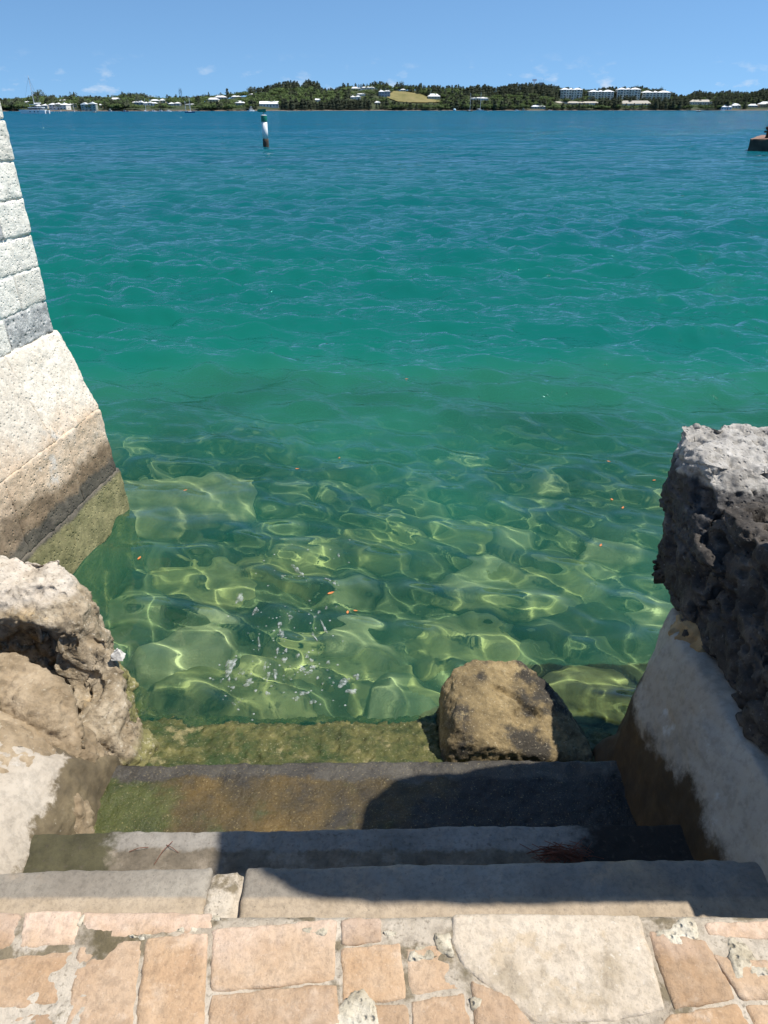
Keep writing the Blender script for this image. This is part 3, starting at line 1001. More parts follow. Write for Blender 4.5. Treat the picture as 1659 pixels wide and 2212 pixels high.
# battered plinth, three courses of larger cut stones and a foot in the water
for (z0, z1, o0, o1, lens) in ((.70, 1.160, .165, .012, (.50, .42, .55, .6, .5)), (.30, .697, .190, .165, (.40, .55, .5, .55, .6)), (-.02, .297, .212, .192, (.62, .5, .6, .85)), (-.85, -.024, .30, .215, (.8, .9, .9))):
    s = -.03 if z0 > 0 else -.06
    for Ln in lens:
        wblock('plinth_stone', s - .004, s + Ln + .004, z0 - .004, z1 + .008, o0, o1, M_PLINTH, sd, .011 if s < 1.3 else .03, -.40, .005)
        s += Ln
        sd += 1

# =================================================================== CHANNEL MARKER
M_WHITE = plain('white_paint', (.78, .78, .76), .5, .06, 6)
M_GREEN = plain('green_paint', (.004, .16, .105), .45, .12, 5)
M_WEED = stone('weedy_pile', [(.3, (.03, .022, .016)), (.6, (.09, .065, .045)), (.8, (.16, .13, .09))], 14, bump=1., bscale=40)
M_DARKM = plain('dark_metal', (.03, .032, .035), .5, .2, 20)
pb = P(575, 318, z=0)
mk = tag(empty('channel_marker', (pb[0], pb[1], 0)), 'white channel marker pole with green band and green arrow board', 'marker')


def ring(r, z, n=28, lean=.003):
    return [(r * math.cos(2 * math.pi * k / n) - lean * z, r * math.sin(2 * math.pi * k / n), z) for k in range(n)]


MB().loft([ring(.185, .50), ring(.186, .9), ring(.187, 1.52)]).build('pole', M_WHITE, mk, True)
MB().loft([ring(.20, -2.5), ring(.20, 0), ring(.196, .3), ring(.193, .50), ring(.17, .52)]).build('weedy_base', M_WEED, mk, True)
MB().loft([ring(.196, 1.50), ring(.20, 1.51), ring(.20, 1.85), ring(.196, 1.86)]).build('green_band', M_GREEN, mk, True)
MB().loft([ring(.205, 1.862), ring(.205, 1.88), ring(.1, 1.90), ring(.02, 1.905)]).build('cap', M_WHITE, mk, True)
MB().tube((-.026, 0, 1.88), (-.03, 0, 2.26), .022).build('stem', M_DARKM, mk)
ab = [(-.44, 2.14), (-.34, 2.22), (.14, 2.22), (.19, 2.17), (.13, 2.14), (.20, 2.06), (.0, 2.06), (-.34, 2.06)]
MB().add([(x, y, z) for y in (-.035, -.02) for (x, z) in ab], [tuple(range(8)), tuple(range(15, 7, -1))] + [(k, 8 + k, 8 + (k + 1) % 8, (k + 1) % 8) for k in range(8)]).build('arrow_board', M_GREEN, mk)
MB().tube((.06, .05, 2.04), (.06, .05, 2.24), .07, .07, 10).build('lantern', M_DARKM, mk)

# =================================================================== QUAY CORNER AT THE RIGHT EDGE
M_QUAY = stone('dark_quay_concrete', [(.25, (.025, .022, .018)), (.5, (.06, .052, .04)), (.75, (.11, .095, .075))], 2., bands=[('z', .66, .69, .06, 3, [(.3, (.22, .11, .07)), (.7, (.32, .20, .15))])], bump=.8, bscale=14)
qb = P(1615, 328, z=0)
quay = tag(empty('quay', (qb[0], qb[1], -2.0)), 'dark concrete quay corner with a reddish top at the right edge', 'quay')
own(solid('quay_block', [[(qb[0] + a, qb[1] + c, z) for (a, c) in ((0, .05), (8, -.5), (10, 7), (3.6, 6.5)) for z in (-2.5, .70)]], .05, M_QUAY, None, [rough(.02, .8, .012, 6, 3)], 1), quay)
bl = P(1653, 300, y=qb[1] + 1.0)
bo2 = tag(empty('mooring_bollard', (bl[0] + .15, bl[1], .70)), 'rusty black mooring bollard on the quay corner at right edge', 'bollard')
M_RUST = stone('rusty_iron', [(.3, (.02, .012, .01)), (.6, (.06, .025, .016)), (.8, (.12, .05, .03))], 14, bump=.7, bscale=40)
MB().loft([ring(.20, 0, 16, 0), ring(.15, .08, 16, 0), ring(.14, .42, 16, 0), ring(.24, .48, 16, 0), ring(.25, .58, 16, 0), ring(.1, .64, 16, 0)]).build('post', M_RUST, bo2, True)
MB().tube((-.30, 0, .34), (.30, 0, .34), .05).build('cross_bar', M_RUST, bo2)

# =================================================================== FLOATING FOAM, LEAVES, PINE NEEDLES
b = NB('sea_foam')
fo = b.rng(b.vor(95), .22, .34)
dfo = b.n('ShaderNodeBsdfDiffuse')
dfo.inputs['Color'].default_value = (.42, .45, .44, 1)
tfo = b.n('ShaderNodeBsdfTransparent')
mfo = b.n('ShaderNodeMixShader')
b.put(b.math('MULTIPLY', b.rng(b.noise(45, 3, .5), .32, .75, .05, .75), b.rng(b.vor(150), .06, .32, .15, 1.)), mfo.inputs[0])
b.l(tfo.outputs[0], mfo.inputs[1])
b.l(dfo.outputs[0], mfo.inputs[2])
b.l(mfo.outputs[0], b.out.inputs[0])
M_FOAM = b.m
FOAM = [(735, 1380, 62, 26, -.6), (780, 1055, 18, 34, .5), (855, 1115, 16, 30, .3), (985, 960, 9, 22, 0), (1045, 912, 34, 12, .5), (1070, 932, 26, 12, .7), (1230, 990, 9, 26, 0), (1200, 968, 22, 9, .3),
        (970, 1190, 12, 24, 0), (980, 1240, 16, 44, 0), (1020, 1150, 22, 12, -.8), (872, 1280, 11, 34, 0), (960, 1310, 11, 17, 0), (1000, 1315, 13, 10, 0), (992, 1355, 13, 26, .7), (1055, 1335, 13, 13, 0),
        (1100, 1330, 11, 15, 0), (1120, 1350, 20, 8, .3), (1133, 1240, 10, 34, -.4), (1180, 1200, 10, 40, -.5), (1155, 1115, 9, 13, 0), (1135, 1140, 13, 8, 0), (1190, 1100, 9, 9, 0), (900, 1390, 10, 28, .3),
        (915, 1430, 11, 26, .2), (950, 1420, 16, 28, .2), (790, 1410, 18, 12, .3), (820, 1455, 42, 16, -.4), (760, 1430, 14, 8, 0), (728, 1430, 9, 15, 0), (690, 1435, 8, 9, 0), (745, 1470, 14, 12, 0), (1075, 1390, 24, 13, .3),
        (1100, 1415, 30, 9, .3), (1130, 1385, 18, 12, .5), (1200, 1360, 10, 17, .3), (1272, 1460, 44, 26, -.5), (1335, 1435, 16, 24, -.6), (1312, 1505, 34, 18, -.2), (1080, 1518, 24, 17, 0), (1052, 1550, 16, 16, 0),
        (1128, 1556, 22, 16, 0), (912, 1510, 20, 14, -.3), (780, 1542, 18, 8, -.2), (752, 1560, 12, 8, 0), (1150, 1442, 12, 9, 0), (1175, 1470, 9, 6, 0), (1015, 1438, 9, 6, 0), (1250, 860, 9, 12, 0)]
fv, ff = [], []
for k, (fx, fy, hw, hh, rot) in enumerate(FOAM):
    n = 26
    cx, cy = (300 + fx * .844) * .54, (1500 + fy * .844) * .54
    hw, hh = hw * .844 * .54 * .66, hh * .844 * .54 * .66
    base = len(fv)
    ring_ = []
    ph = [rnd.uniform(0, 6.28) for _ in range(4)]
    for j in range(n):
        t = 6.2832 * j / n
        q = 1 + .26 * math.sin(2 * t + ph[0]) + .2 * math.sin(3 * t + ph[1]) + .16 * math.sin(5 * t + ph[2]) + .1 * math.sin(8 * t + ph[3])
        dx, dy = hw * q * math.cos(t), hh * q * math.sin(t)
        ring_.append((cx + dx * math.cos(rot) - dy * math.sin(rot), cy + dx * math.sin(rot) + dy * math.cos(rot)))
    for (lift, sc_) in ((.0005, 1.), (.0045, .93)):
        for (u, v) in ring_:
            p = P(cx + (u - cx) * sc_, cy + (v - cy) * sc_, z=0)
            fv.append((p[0], p[1], float(wave(np.array([p[0]]), np.array([p[1]]))[0]) + lift))
    p = P(cx, cy, z=0)
    fv.append((p[0], p[1], float(wave(np.array([p[0]]), np.array([p[1]]))[0]) + .006))
    for j in range(n):
        a, c = base + j, base + (j + 1) % n
        ff += [(a, c, c + n, a + n), (a + n, c + n, base + 2 * n)]
for k in range(150):       # single bubbles around the patches
    fx, fy, hw, hh, rot = FOAM[rnd.randrange(len(FOAM))]
    p = P((300 + (fx + rnd.gauss(0, 60)) * .844) * .54, (1500 + (fy + rnd.gauss(0, 50)) * .844) * .54, z=0)
    z = float(wave(np.array([p[0]]), np.array([p[1]]))[0])
    s = rnd.uniform(.003, .007)
    base = len(fv)
    fv += [(p[0] + s * math.cos(t * 1.0472), p[1] + s * math.sin(t * 1.0472), z) for t in range(6)] + [(p[0], p[1], z + s * .6)]
    ff += [(base + j, base + (j + 1) % 6, base + 6) for j in range(6)]
me = bpy.data.meshes.new('sea_foam')
me.from_pydata(fv, [], ff)
me.update()
me.shade_smooth()
tag(link('sea_foam', me, M_FOAM), 'white foam flecks drifting on the water near the steps', 'foam', None, 'stuff')

M_LEAF = plain('orange_leaf', (.55, .19, .06), .5, .3, 30)
lv = []
for (t, w) in ((-1, 0), (-.6, .30), (0, .42), (.5, .30), (1, 0)):
    lv += [(t, -w, .10 * t * t + .12 * w), (t, 0, .10 * t * t), (t, w, .10 * t * t + .12 * w)]
lf = [(3 * k + j, 3 * k + 3 + j, 3 * k + 4 + j, 3 * k + 1 + j) for k in range(4) for j in (0, 1)]
leaf_me = bpy.data.meshes.new('leaf')
leaf_me.from_pydata(lv, [], lf)
leaf_me.materials.append(M_LEAF)
LEAVES = [(715, 1285, .030, 'brightest orange leaf floating among the foam flecks'), (751, 1321, .022, 'lower of two small orange leaves right of the foam'), (768, 1317, .018, 'upper right small leaf of the pair beside the foam'),
          (1322, 1078, .026, 'upper orange leaf of the pair afloat left of the black rocks'), (1346, 1094, .024, 'lower orange leaf of the pair afloat left of the black rocks'), (1297, 1182, .024, 'single orange leaf afloat below the pair by the black rocks'),
          (400, 1056, .022, 'orange leaf afloat over the pale sunken boulder at left'), (642, 1011, .024, 'orange leaf afloat right of the pale sunken boulder'), (733, 986, .020, 'small orange leaf in open clear water, centre'),
          (878, 815, .030, 'farthest out orange leaf on the green water'), (1314, 1003, .022, 'tiny orange leaf above the pair by the black rocks'), (302, 1210, .026, 'orange leaf afloat off the foot of the block wall'),
          (1411, 1046, .022, 'orange leaf afloat close beside the black rocks')]
for (px, py, s, lab) in LEAVES:
    p = P(px, py, z=0)
    o = tag(bpy.data.objects.new('floating_leaf', leaf_me), lab, 'leaf', 'fallen leaves afloat near the steps')
    COL.objects.link(o)
    o.location = (p[0], p[1], float(wave(np.array([p[0]]), np.array([p[1]]))[0]) + .004)
    o.scale = (s * .68, s * .68, s * .68)
    o.rotation_euler = (rnd.uniform(-.1, .1), rnd.uniform(-.1, .1), rnd.uniform(0, 6.28))

M_NEEDLE = plain('red_pine_needle', (.16, .05, .025), .7, .3, 40)


def needles(name, c, n, spread, ln, lab, z, ang_=None):
    mb = MB()
    for k in range(n):
        a = rnd.gauss(0, .55) if ang_ is None else ang_
        x, y = c[0] + rnd.gauss(0, spread), c[1] + rnd.gauss(0, spread * .3)
        L = ln * rnd.uniform(.5, 1)
        d = Vector((math.cos(a), math.sin(a), rnd.uniform(-.03, .05))) * (L / 2)
        m = Vector((x, y, z + .004 + rnd.uniform(0, .006) + abs(rnd.gauss(0, .006)) * (n > 20)))
        mb.tube(m - d, m + Vector((0, 0, .012 * L / .1)), .0009, n=4)
        mb.tube(m + Vector((0, 0, .012 * L / .1)), m + d, .0009, n=4)
    return tag(mb.build(name, M_NEEDLE), lab, 'pine needles')


needles('needle_clump', P(1205, 1850, z=Z2), 70, .035, .11, 'clump of reddish pine needles on the shaded middle step', Z2)
for k in range(3):
    o = needles('pine_needle', P((300, 352, 372)[k], (1838, 1846, 1835)[k], z=Z2), 1, .004, (.06, .09, .05)[k], 'loose pine needle lying on the sunlit end of the middle step', Z2, (.25, 1.15, 2.6)[k])
    tag(o, group='loose needles on the middle step')

# =================================================================== FAR SHORE
SIL = [(-200, 208), (0, 209), (40, 207), (70, 205), (88, 195), (100, 205), (150, 205), (161, 197), (172, 205), (198, 205), (232, 206), (260, 198), (312, 199), (338, 206), (400, 204), (432, 206), (451, 198), (470, 204), (492, 191), (510, 200), (542, 188),
       (573, 186), (604, 178), (628, 173), (643, 175), (650, 185), (664, 170), (688, 175), (696, 190), (724, 190), (742, 179), (768, 180), (795, 181), (813, 175), (834, 176), (847, 188), (860, 175), (873, 182), (890, 184), (910, 179), (925, 184), (949, 184),
       (964, 185), (990, 182), (1006, 189), (1016, 185), (1047, 181), (1068, 189), (1094, 182), (1115, 178), (1146, 178), (1188, 182), (1212, 187), (1251, 189), (1271, 194), (1304, 187), (1329, 187), (1345, 187), (1382, 184), (1405, 192), (1427, 190), (1446, 198),
       (1462, 203), (1480, 206), (1504, 193), (1525, 199), (1545, 198), (1573, 194), (1598, 198), (1614, 199), (1648, 190), (1700, 195), (1900, 200)]
SX, SY = np.array([q[0] for q in SIL], float), np.array([q[1] for q in SIL], float)
_sm = np.array([np.interp(np.linspace(x - 28, x + 28, 15), SX, SY).mean() for x in np.arange(-200, 1901, 5)])


def shore_d(X):
    return np.interp(X, [-200, 0, 400, 620, 830, 1300, 1900], [790, 810, 870, 960, 1050, 1140, 1150])


TREE_H = 9.0
DEEP = 170.


def ridge_z(X):
    y = np.interp(X, np.arange(-200, 1901, 5), _sm)
    D = shore_d(X) + DEEP * .8
    return np.array([P(float(a), float(b_), y=float(c))[2] for a, b_, c in zip(np.atleast_1d(X), np.atleast_1d(y), np.atleast_1d(D))]) - TREE_H


RZX = np.arange(-200, 1901, 10.)
RZ = ridge_z(RZX)


def gz(X, t):
    """ground height at picture column X, t of the way from the shore to the back"""
    h = np.interp(X, RZX, RZ)
    return .6 * sstep(-.01, .02, t) - 1.2 * (1 - sstep(-.03, .0, t)) + h * (sstep(.0, .8, t) * .75 + .25 * np.clip(t / .8, 0, 1)) - 6 * sstep(.85, 1.3, t)


def gpos(X, t):
    D = shore_d(X) + t * DEEP
    z = gz(X, t)
    # same column at height z
    k = (X - 829.5) / _f
    dep = D * _cp - (z - CAM_H) * _sp
    return np.array([k * dep, D, z])


TX = np.arange(-200, 1901, 7.)
TT = np.concatenate([[-.06, -.02, -.005, .005, .02, .04], np.linspace(.07, 1.4, 30)])
tv = np.array([gpos(X, t) + np.array([0, 0, 0 if t < .03 else .5 * math.sin(X * .13 + t * 21)]) for t in TT for X in TX])
tv[:, 2] += np.where(tv[:, 2] > .5, .5 * fbm(tv, .15, 3, 2), .35 * fbm(tv, .4, 2, 3))
b = NB('far_ground')
gcol = b.ramp(b.noise(.06, 6, .6), [(.3, (.025, .035, .014)), (.5, (.04, .052, .02)), (.7, (.06, .07, .03))])
gcol = b.mix(b.rng(b.z, 1.5, .9), gcol, b.ramp(b.noise(.8, 5), [(.3, (.06, .045, .035)), (.7, (.20, .15, .11))]))
M_GROUND = b.pbr(gcol, .95, b.bump(b.noise(.9, 5), .6, .4))
LAWN = True
tag(link('far_hill', mesh_np('far_hill', tv, grid_faces(len(TT), len(TX)), True), M_GROUND), kind='structure')
# land behind that carries on to the horizon
bk = [gpos(X, 1.38) for X in TX]
bkv = np.array([[p[0] * s, p[1] * s, p[2] - .5 if s == 1 else 1.] for s in (1, 1.4, 3.) for p in bk])
tag(link('hinterland', mesh_np('hinterland', bkv, grid_faces(3, len(TX))), M_GROUND), kind='structure')


def find_t(X, py):
    """how far up the slope the ground shows at picture height py"""
    ts = np.linspace(.01, .95, 95)
    e = [abs(proj(gpos(X, t))[1] - py) for t in ts]
    return float(ts[int(np.argmin(e))])


# ---- the mown slope
lx = np.linspace(836, 954, 40)
lt_ = np.interp(lx, [836, 850, 880, 910, 954], [208, 198, 199.5, 205, 217])
lb_ = np.interp(lx, [836, 860, 900, 954], [212, 221, 223, 222])
lv_ = []
for k in range(14):
    for X, a_, c_ in zip(lx, lt_, lb_):
        t0_, t1_ = find_t(X, c_), find_t(X, a_)
        lv_.append(gpos(X, t0_ + (t1_ - t0_) * k / 13) + np.array([0, 0, .95]))
M_LAWN = stone('dry_grass', [(.3, (.12, .115, .03)), (.5, (.19, .165, .055)), (.7, (.26, .205, .085))], .06, bump=.4, bscale=2.)
tag(link('lawn', mesh_np('lawn', np.array(lv_), grid_faces(14, 40), True), M_LAWN), kind='structure')

# ---- houses
M_ROOFW = plain('white_lime_roof', (.80, .80, .78), .7, .05, .5)
M_PANE = plain('dark_window', (.035, .045, .055), .15, .3, .5, .5)
M_WALLS = {k: plain(k + '_wall', c, .8, .07, .4) for k, c in (('white', (.74, .74, .70)), ('cream', (.68, .60, .44)), ('pink', (.66, .44, .36)), ('grey_green', (.34, .38, .34)), ('blue_grey', (.34, .38, .42)), ('tan', (.50, .38, .24)),
                                                             ('beige', (.76, .70, .58)), ('pale_blue', (.40, .58, .70)), ('grey', (.42, .42, .42)))}
M_BROWNROOF = plain('beige_roof', (.44, .40, .33), .8, .08, .4)
HOUSE_BOX = []
UNIT = MB().box(-.5, .5, -.5, .5, -.5, .5)


def unit_box(name, mat, parent, c, s, cache={}):
    key = mat.name
    if key not in cache:
        o = UNIT.build(name, mat, parent)
        cache[key] = o.data
    else:
        o = link(name, cache[key], None, parent)
    o.location = c
    o.scale = s
    return o


def hip(mb, x0, x1, y0, y1, z, h, inset=None, over=.35):
    x0, x1, y0, y1 = x0 - over, x1 + over, y0 - over, y1 + over
    w, d = x1 - x0, y1 - y0
    i = min(w, d) * .5 if inset is None else inset
    if w >= d:
        a, c = (x0 + i, (y0 + y1) / 2), (x1 - i, (y0 + y1) / 2)
    else:
        a, c = ((x0 + x1) / 2, y0 + i), ((x0 + x1) / 2, y1 - i)
    t = .22
    mb.box(x0, x1, y0, y1, z, z + t)
    mb.add([(x0, y0, z + t), (x1, y0, z + t), (x1, y1, z + t), (x0, y1, z + t), (a[0], a[1], z + t + h), (c[0], c[1], z + t + h)],
           [(0, 1, 5, 4), (1, 2, 5), (2, 3, 4, 5), (3, 0, 4)] if w >= d else [(0, 1, 4), (1, 2, 5, 4), (2, 3, 5), (3, 0, 4, 5)])


def house(X1, X2, ytop, ybase, wall, label, storeys=1, wings=1, roofmat=None, gable=False, chimney=True, yaw=None, cat='house', name='house'):
    Xc = (X1 + X2) / 2
    t = find_t(Xc, ybase)
    g = gpos(Xc, t)
    a, c = P(X1, ybase, y=g[1]), P(X2, ybase, y=g[1])
    W = c[0] - a[0]
    H = P(Xc, ytop, y=g[1])[2] - P(Xc, ybase, y=g[1])[2]
    rh = max(.22 * H, min(.42 * H, .22 * W / wings))
    wh = H - rh - .2
    root = tag(empty(name, (g[0], g[1], g[2]), rnd.uniform(-.12, .12) if yaw is None else yaw), label, cat)
    wm = M_WALLS[wall]
    D_ = min(9., max(5., W * .6))
    ww = W / wings
    roof = MB()
    wallm = MB()
    wallm.box(-W / 2, W / 2, 0, D_, -2.5, wh)
    for k in range(wings):
        x0 = -W / 2 + k * ww
        dy = 0 if k % 2 == 0 else .9
        dz = (.0, .45, -.25)[k % 3] if wings > 1 else 0
        if wings > 1 and dy == 0:
            wallm.box(x0 + .1, x0 + ww - .1, -.9, 0.05, -2.5, wh + dz)
        hip(roof, x0 + .05, x0 + ww - .05, -.9 if (wings > 1 and dy == 0) else 0, D_, wh + dz + .01 * k, rh * (.9 if k % 2 else 1.), inset=.3 if gable else None)
    wallm.build('wall', wm, root)
    ro = roof.build('roof', roofmat or M_ROOFW, root)
    if chimney:
        cx = rnd.choice((-.3, .28)) * W
        MB().box(cx - .45, cx + .45, D_ * .5 - .4, D_ * .5 + .4, wh, wh + rh + 1.1).build('chimney', M_WALLS['white'], ro)
    nwin = max(2, int(W / 3.4))
    sh = wh / storeys
    for s in range(storeys):
        for k in range(nwin):
            x = -W / 2 + W * (k + .5) / nwin
            kk = int((x + W / 2) / ww)
            y0 = -.9 if (wings > 1 and kk % 2 == 0) else 0
            door = (s == 0 and k == nwin // 2)
            unit_box('door' if door else 'window', M_PANE, root, (x, y0 - .02, s * sh + (sh * .40 if door else sh * .52)), (1.0 if door else 1.15, .10, sh * (.72 if door else .42)))
    unit_box('window', M_PANE, root, (W / 2 + .01, D_ * .45, sh * .55), (.1, 1.2, sh * .4))
    HOUSE_BOX.append((X1 - 1, X2 + 1, ytop - 1, ybase, g[1]))
    return root


HS = [
    (0, 26, 205.3, 213.7, 'white', 'white house on the hill at the far left edge of the shore', 1, 2),
    (31, 60, 202.5, 211.6, 'cream', 'cream house with broad white roof on the skyline left of the catamaran mast', 1, 1),
    (52, 65, 218.5, 223.5, 'white', 'low white cottage among trees directly left of the catamaran mast', 1, 1),
    (78, 103, 225.5, 234, 'white', 'white waterside house showing just right of the catamaran mast', 1, 2),
    (107, 146, 222.5, 237, 'white', 'large rambling white house with many roofs right of the catamaran', 2, 3),
    (147, 167, 223.5, 232, 'cream', 'small house right next to the large rambling white one', 1, 2),
    (170.5, 194, 203, 210.5, 'white', 'white roofed bungalow on the skyline above the grey green house', 1, 1),
    (127, 143, 210, 216.5, 'white', 'small white cottage on the slope above the rambling white house', 1, 2),
    (177, 208, 222.5, 240, 'grey_green', 'tall grey green gabled house with balconies by the water', 3, 2),
    (212, 221, 224.5, 233, 'tan', 'little tan house right of the tall grey green one', 1, 1),
    (225, 236, 206.5, 211.5, 'white', 'tiny white house on the ridge left of the double roofed one', 1, 1),
    (238, 261, 206.5, 214.8, 'white', 'double roofed white house on the ridge above the cabin cruisers', 1, 1),
    (285, 310, 217.8, 225.8, 'blue_grey', 'long house with flat white roof left of the pointed white gazebo roofs', 1, 1),
    (311, 338, 220.3, 228, 'white', 'white house with pointed roofs above the moored motor boats', 1, 3),
    (324, 344, 209.5, 215.5, 'cream', 'cream cottage on the slope above the pointed white roofs', 1, 1),
    (345, 358, 213.3, 222, 'cream', 'narrow white house with chimney right of the cream cottage', 1, 1),
    (364, 389, 221, 229, 'blue_grey', 'white roofed house beside the water left of the blue sailing boat', 1, 2),
    (372, 388, 204, 209, 'white', 'white roof on the skyline just left of the lattice mast', 1, 1),
    (401, 427, 203, 209, 'white', 'wide white roof on the skyline just right of the lattice mast', 1, 1),
    (401, 422, 223.5, 228, 'white', 'low white house behind the masts of the blue sailing boat', 1, 1),
    (446, 472, 211, 220, 'cream', 'cream house with white hipped roof right of the blue sailing boat', 1, 1),
    (464, 490, 204, 212.5, 'blue_grey', 'house with long white roof near the top, left of the feathery trees', 1, 1),
    (500, 513, 200.5, 206, 'white', 'white roof at the top of the ridge right of the feathery tree', 1, 1),
    (504, 519, 206.5, 211, 'white', 'white cottage just below the topmost roof, left of the wooded hill', 1, 1),
    (507, 528, 217.5, 229, 'grey_green', 'two storey house with white roof above the sport fishing boat', 2, 1),
    (537, 549, 199.5, 204, 'white', 'small white roof where the wooded hill begins to rise', 1, 1),
    (561, 602, 218.8, 232, 'white', 'long white gabled house on the shore behind the channel marker', 1, 1),
    (681, 692, 213, 221, 'white', 'small white gabled cottage half hidden in trees below the wooded hill', 1, 1),
    (757, 779, 207, 215, 'white', 'white cottage above the dark shore trees left of the grassy slope', 1, 2),
    (758, 779, 185.3, 193, 'cream', 'left one of two bright hilltop villas above the wooded slope', 1, 1),
    (781, 809, 185.5, 193, 'white', 'right one of two bright hilltop villas above the wooded slope', 1, 1),
    (770, 789, 201.5, 206, 'white', 'narrow white roof on the slope below the two hilltop villas', 1, 1),
    (818, 843, 194, 209.5, 'blue_grey', 'two storey blue grey villa at the upper left of the grassy slope', 2, 2),
    (865, 876, 191.5, 197, 'white', 'small white roof on the ridge above the grassy slope', 1, 1),
    (925, 951, 202, 216, 'grey_green', 'two storey villa with white hip roof right of the grassy slope', 2, 1),
    (1017, 1055, 210, 216, 'white', 'long white roof seen behind the two mooring sailing boats', 1, 1),
    (809, 821, 218.5, 226, 'cream', 'small cream house near the shore below the blue grey villa', 1, 1),
    (1490, 1537, 215, 226.5, 'beige', 'broad shed with a beige roof near the right end of the shore', 1, 1),
    (1557, 1580, 226, 237.5, 'pale_blue', 'pale blue waterfront shed near the right end of the shore', 1, 1),
    (1580, 1600, 223.5, 234, 'white', 'white waterfront house next to the pale blue shed', 1, 1),
    (1617, 1636, 224.5, 232, 'grey', 'grey concrete house between the waterfront buildings and the right edge', 1, 1),
    (1641, 1665, 219.5, 232, 'tan', 'tan waterfront house at the right edge of the far shore', 2, 1),
    (1148, 1178, 226, 235.5, 'grey', 'boatyard hut with white roof at the water among stored boats', 1, 1),
]
for (x1, x2, yt, yb, wl_, lab, st, wg) in HS:
    house(x1, x2, yt, yb, wl_, lab, st, wg, roofmat=M_BROWNROOF if 'beige roof' in lab else None, gable='gable' in lab, chimney=x2 - x1 > 14 and yb - yt > 6)


# ---- apartment blocks
def apartments(X1, X2, ytop, ybase, label, bays=8, storeys=4):
    Xc = (X1 + X2) / 2
    t = find_t(Xc, ybase)
    g = gpos(Xc, t)
    W = P(X2, ybase, y=g[1])[0] - P(X1, ybase, y=g[1])[0]
    H = P(Xc, ytop, y=g[1])[2] - P(Xc, ybase, y=g[1])[2]
    root = tag(empty('apartment_block', tuple(g), -.06), label, 'apartments', 'apartment blocks on the far hill')
    rh = 2.4
    wh = H - rh - .3
    D_ = 14
    wm, rm = MB(), MB()
    wm.box(-W / 2, W / 2, 1.2, D_, -3, wh)
    parts = [(-.5, -.10), (-.10, .06), (.06, .5)]
    for k, (a, c) in enumerate(parts):
        if k != 1:
            wm.box(a * W + .02, c * W - .02, 0, 1.25, -3, wh)
            hip(rm, a * W, c * W, 0, D_, wh + .01 * k, rh, over=.6)
            m_ = (a + c) / 2 * W
            hip(rm, m_ - W * .09, m_ + W * .09, -.9, D_ * .6, wh + .10, rh * .95, over=.3)
            wm.box(m_ - W * .085, m_ + W * .085, -.85, .05, -3, wh)
        else:
            hip(rm, a * W - .4, c * W + .4, 2.2, D_ - 1, wh + .3, rh * .8, over=.2)
    wm.build('wall', M_WALLS['beige'], root)
    rm.build('roof', M_ROOFW, root)
    sh = wh / storeys
    for s in range(storeys):
        for k in range(bays):
            u = -.5 + (k + .5) / bays
            x = u * W
            mid = -.10 < u < .06
            bay = any(abs(x - (a + c) / 2 * W) < W * .085 for a, c in (parts[0], parts[2]))
            y0 = 1.2 if mid else (-.85 if bay else 0)
            o = unit_box('window', M_PANE, root, (x, y0 - .02, s * sh + sh * .5), (W / bays * (.7 if bay or mid else .42), .12, sh * (.72 if bay or mid else .5)))
            if bay or mid:
                unit_box('balcony', M_WALLS['white'], root, (x, y0 - .35, s * sh + sh * .2), (W / bays * .84, .8, sh * .34))
        unit_box('window', M_PANE, root, (W / 2 + .01, D_ * .4, s * sh + sh * .5), (.1, 1.4, sh * .5))
    HOUSE_BOX.append((X1 - 1, X2 + 1, ytop - 6, ybase, g[1]))


apartments(1210, 1256, 189.5, 215.5, 'leftmost cream apartment block, tallest roofs, beside the dark wooded hill')
apartments(1271, 1324, 194, 215.5, 'second apartment block from the left, low and wide with pointed roofs')
apartments(1332, 1381, 189, 214.5, 'third apartment block from the left, tall and standing alone')
apartments(1386, 1446, 195.5, 216.5, 'rightmost apartment block, lower and widest of the row')
house(1190, 1293, 219.3, 227.5, 'white', 'very long low white building with ribbed roof below the apartment blocks', 1, 1, roofmat=M_BROWNROOF, chimney=False, cat='building', name='long_building')
house(1339, 1405, 217.3, 233, 'beige', 'beige shore building half hidden by trees under the third apartment block', 1, 1, roofmat=M_BROWNROOF, chimney=False, cat='building', name='shore_building')

# ---- radar, lattice mast
M_RED = plain('red_lattice', (.40, .10, .07), .6, .2, 2)
g = gpos(1153, .8)
top = P(1153, 171, y=g[1])[2]
rt = tag(empty('radar_tower', tuple(g)), 'red radar aerial on a tower over the dark wooded hilltop', 'tower')
hgt = top - g[2]
mb = MB()
for (x, y) in ((-1.2, -1.2), (1.2, -1.2), (1.2, 1.2), (-1.2, 1.2)):
    mb.tube((x, y, -1), (x * .6, y * .6, hgt - 2.4), .16, n=5)
for k in range(5):
    z = (hgt - 2.4) * k / 5
    mb.tube((-1.1, -1.1, z), (1.0, -1.0, z + hgt / 5), .1, n=4)
mb.build('tower_frame', M_RED, rt)
mb = MB()
for z in np.linspace(hgt - 2.4, hgt, 5):
    mb.tube((-3, 0, z), (3, 0, z), .14, n=5)
for x in np.linspace(-3, 3, 7):
    mb.tube((x, 0, hgt - 2.4), (x, 0, hgt), .12, n=5)
mb.build('radar_screen', M_RED, rt)
g = gpos(1169, .8)
z1 = P(1169, 178, y=g[1])[2] - g[2]
rh_ = tag(empty('radar_hut', tuple(g)), 'small grey hut with white roof line and aerials beside the radar', 'hut')
MB().box(-3.4, 3.4, 0, 5, -1, z1 - .5).build('wall', M_WALLS['grey'], rh_)
MB().box(-3.7, 3.7, -.3, 5.3, z1 - .495, z1).build('roof', M_ROOFW, rh_)
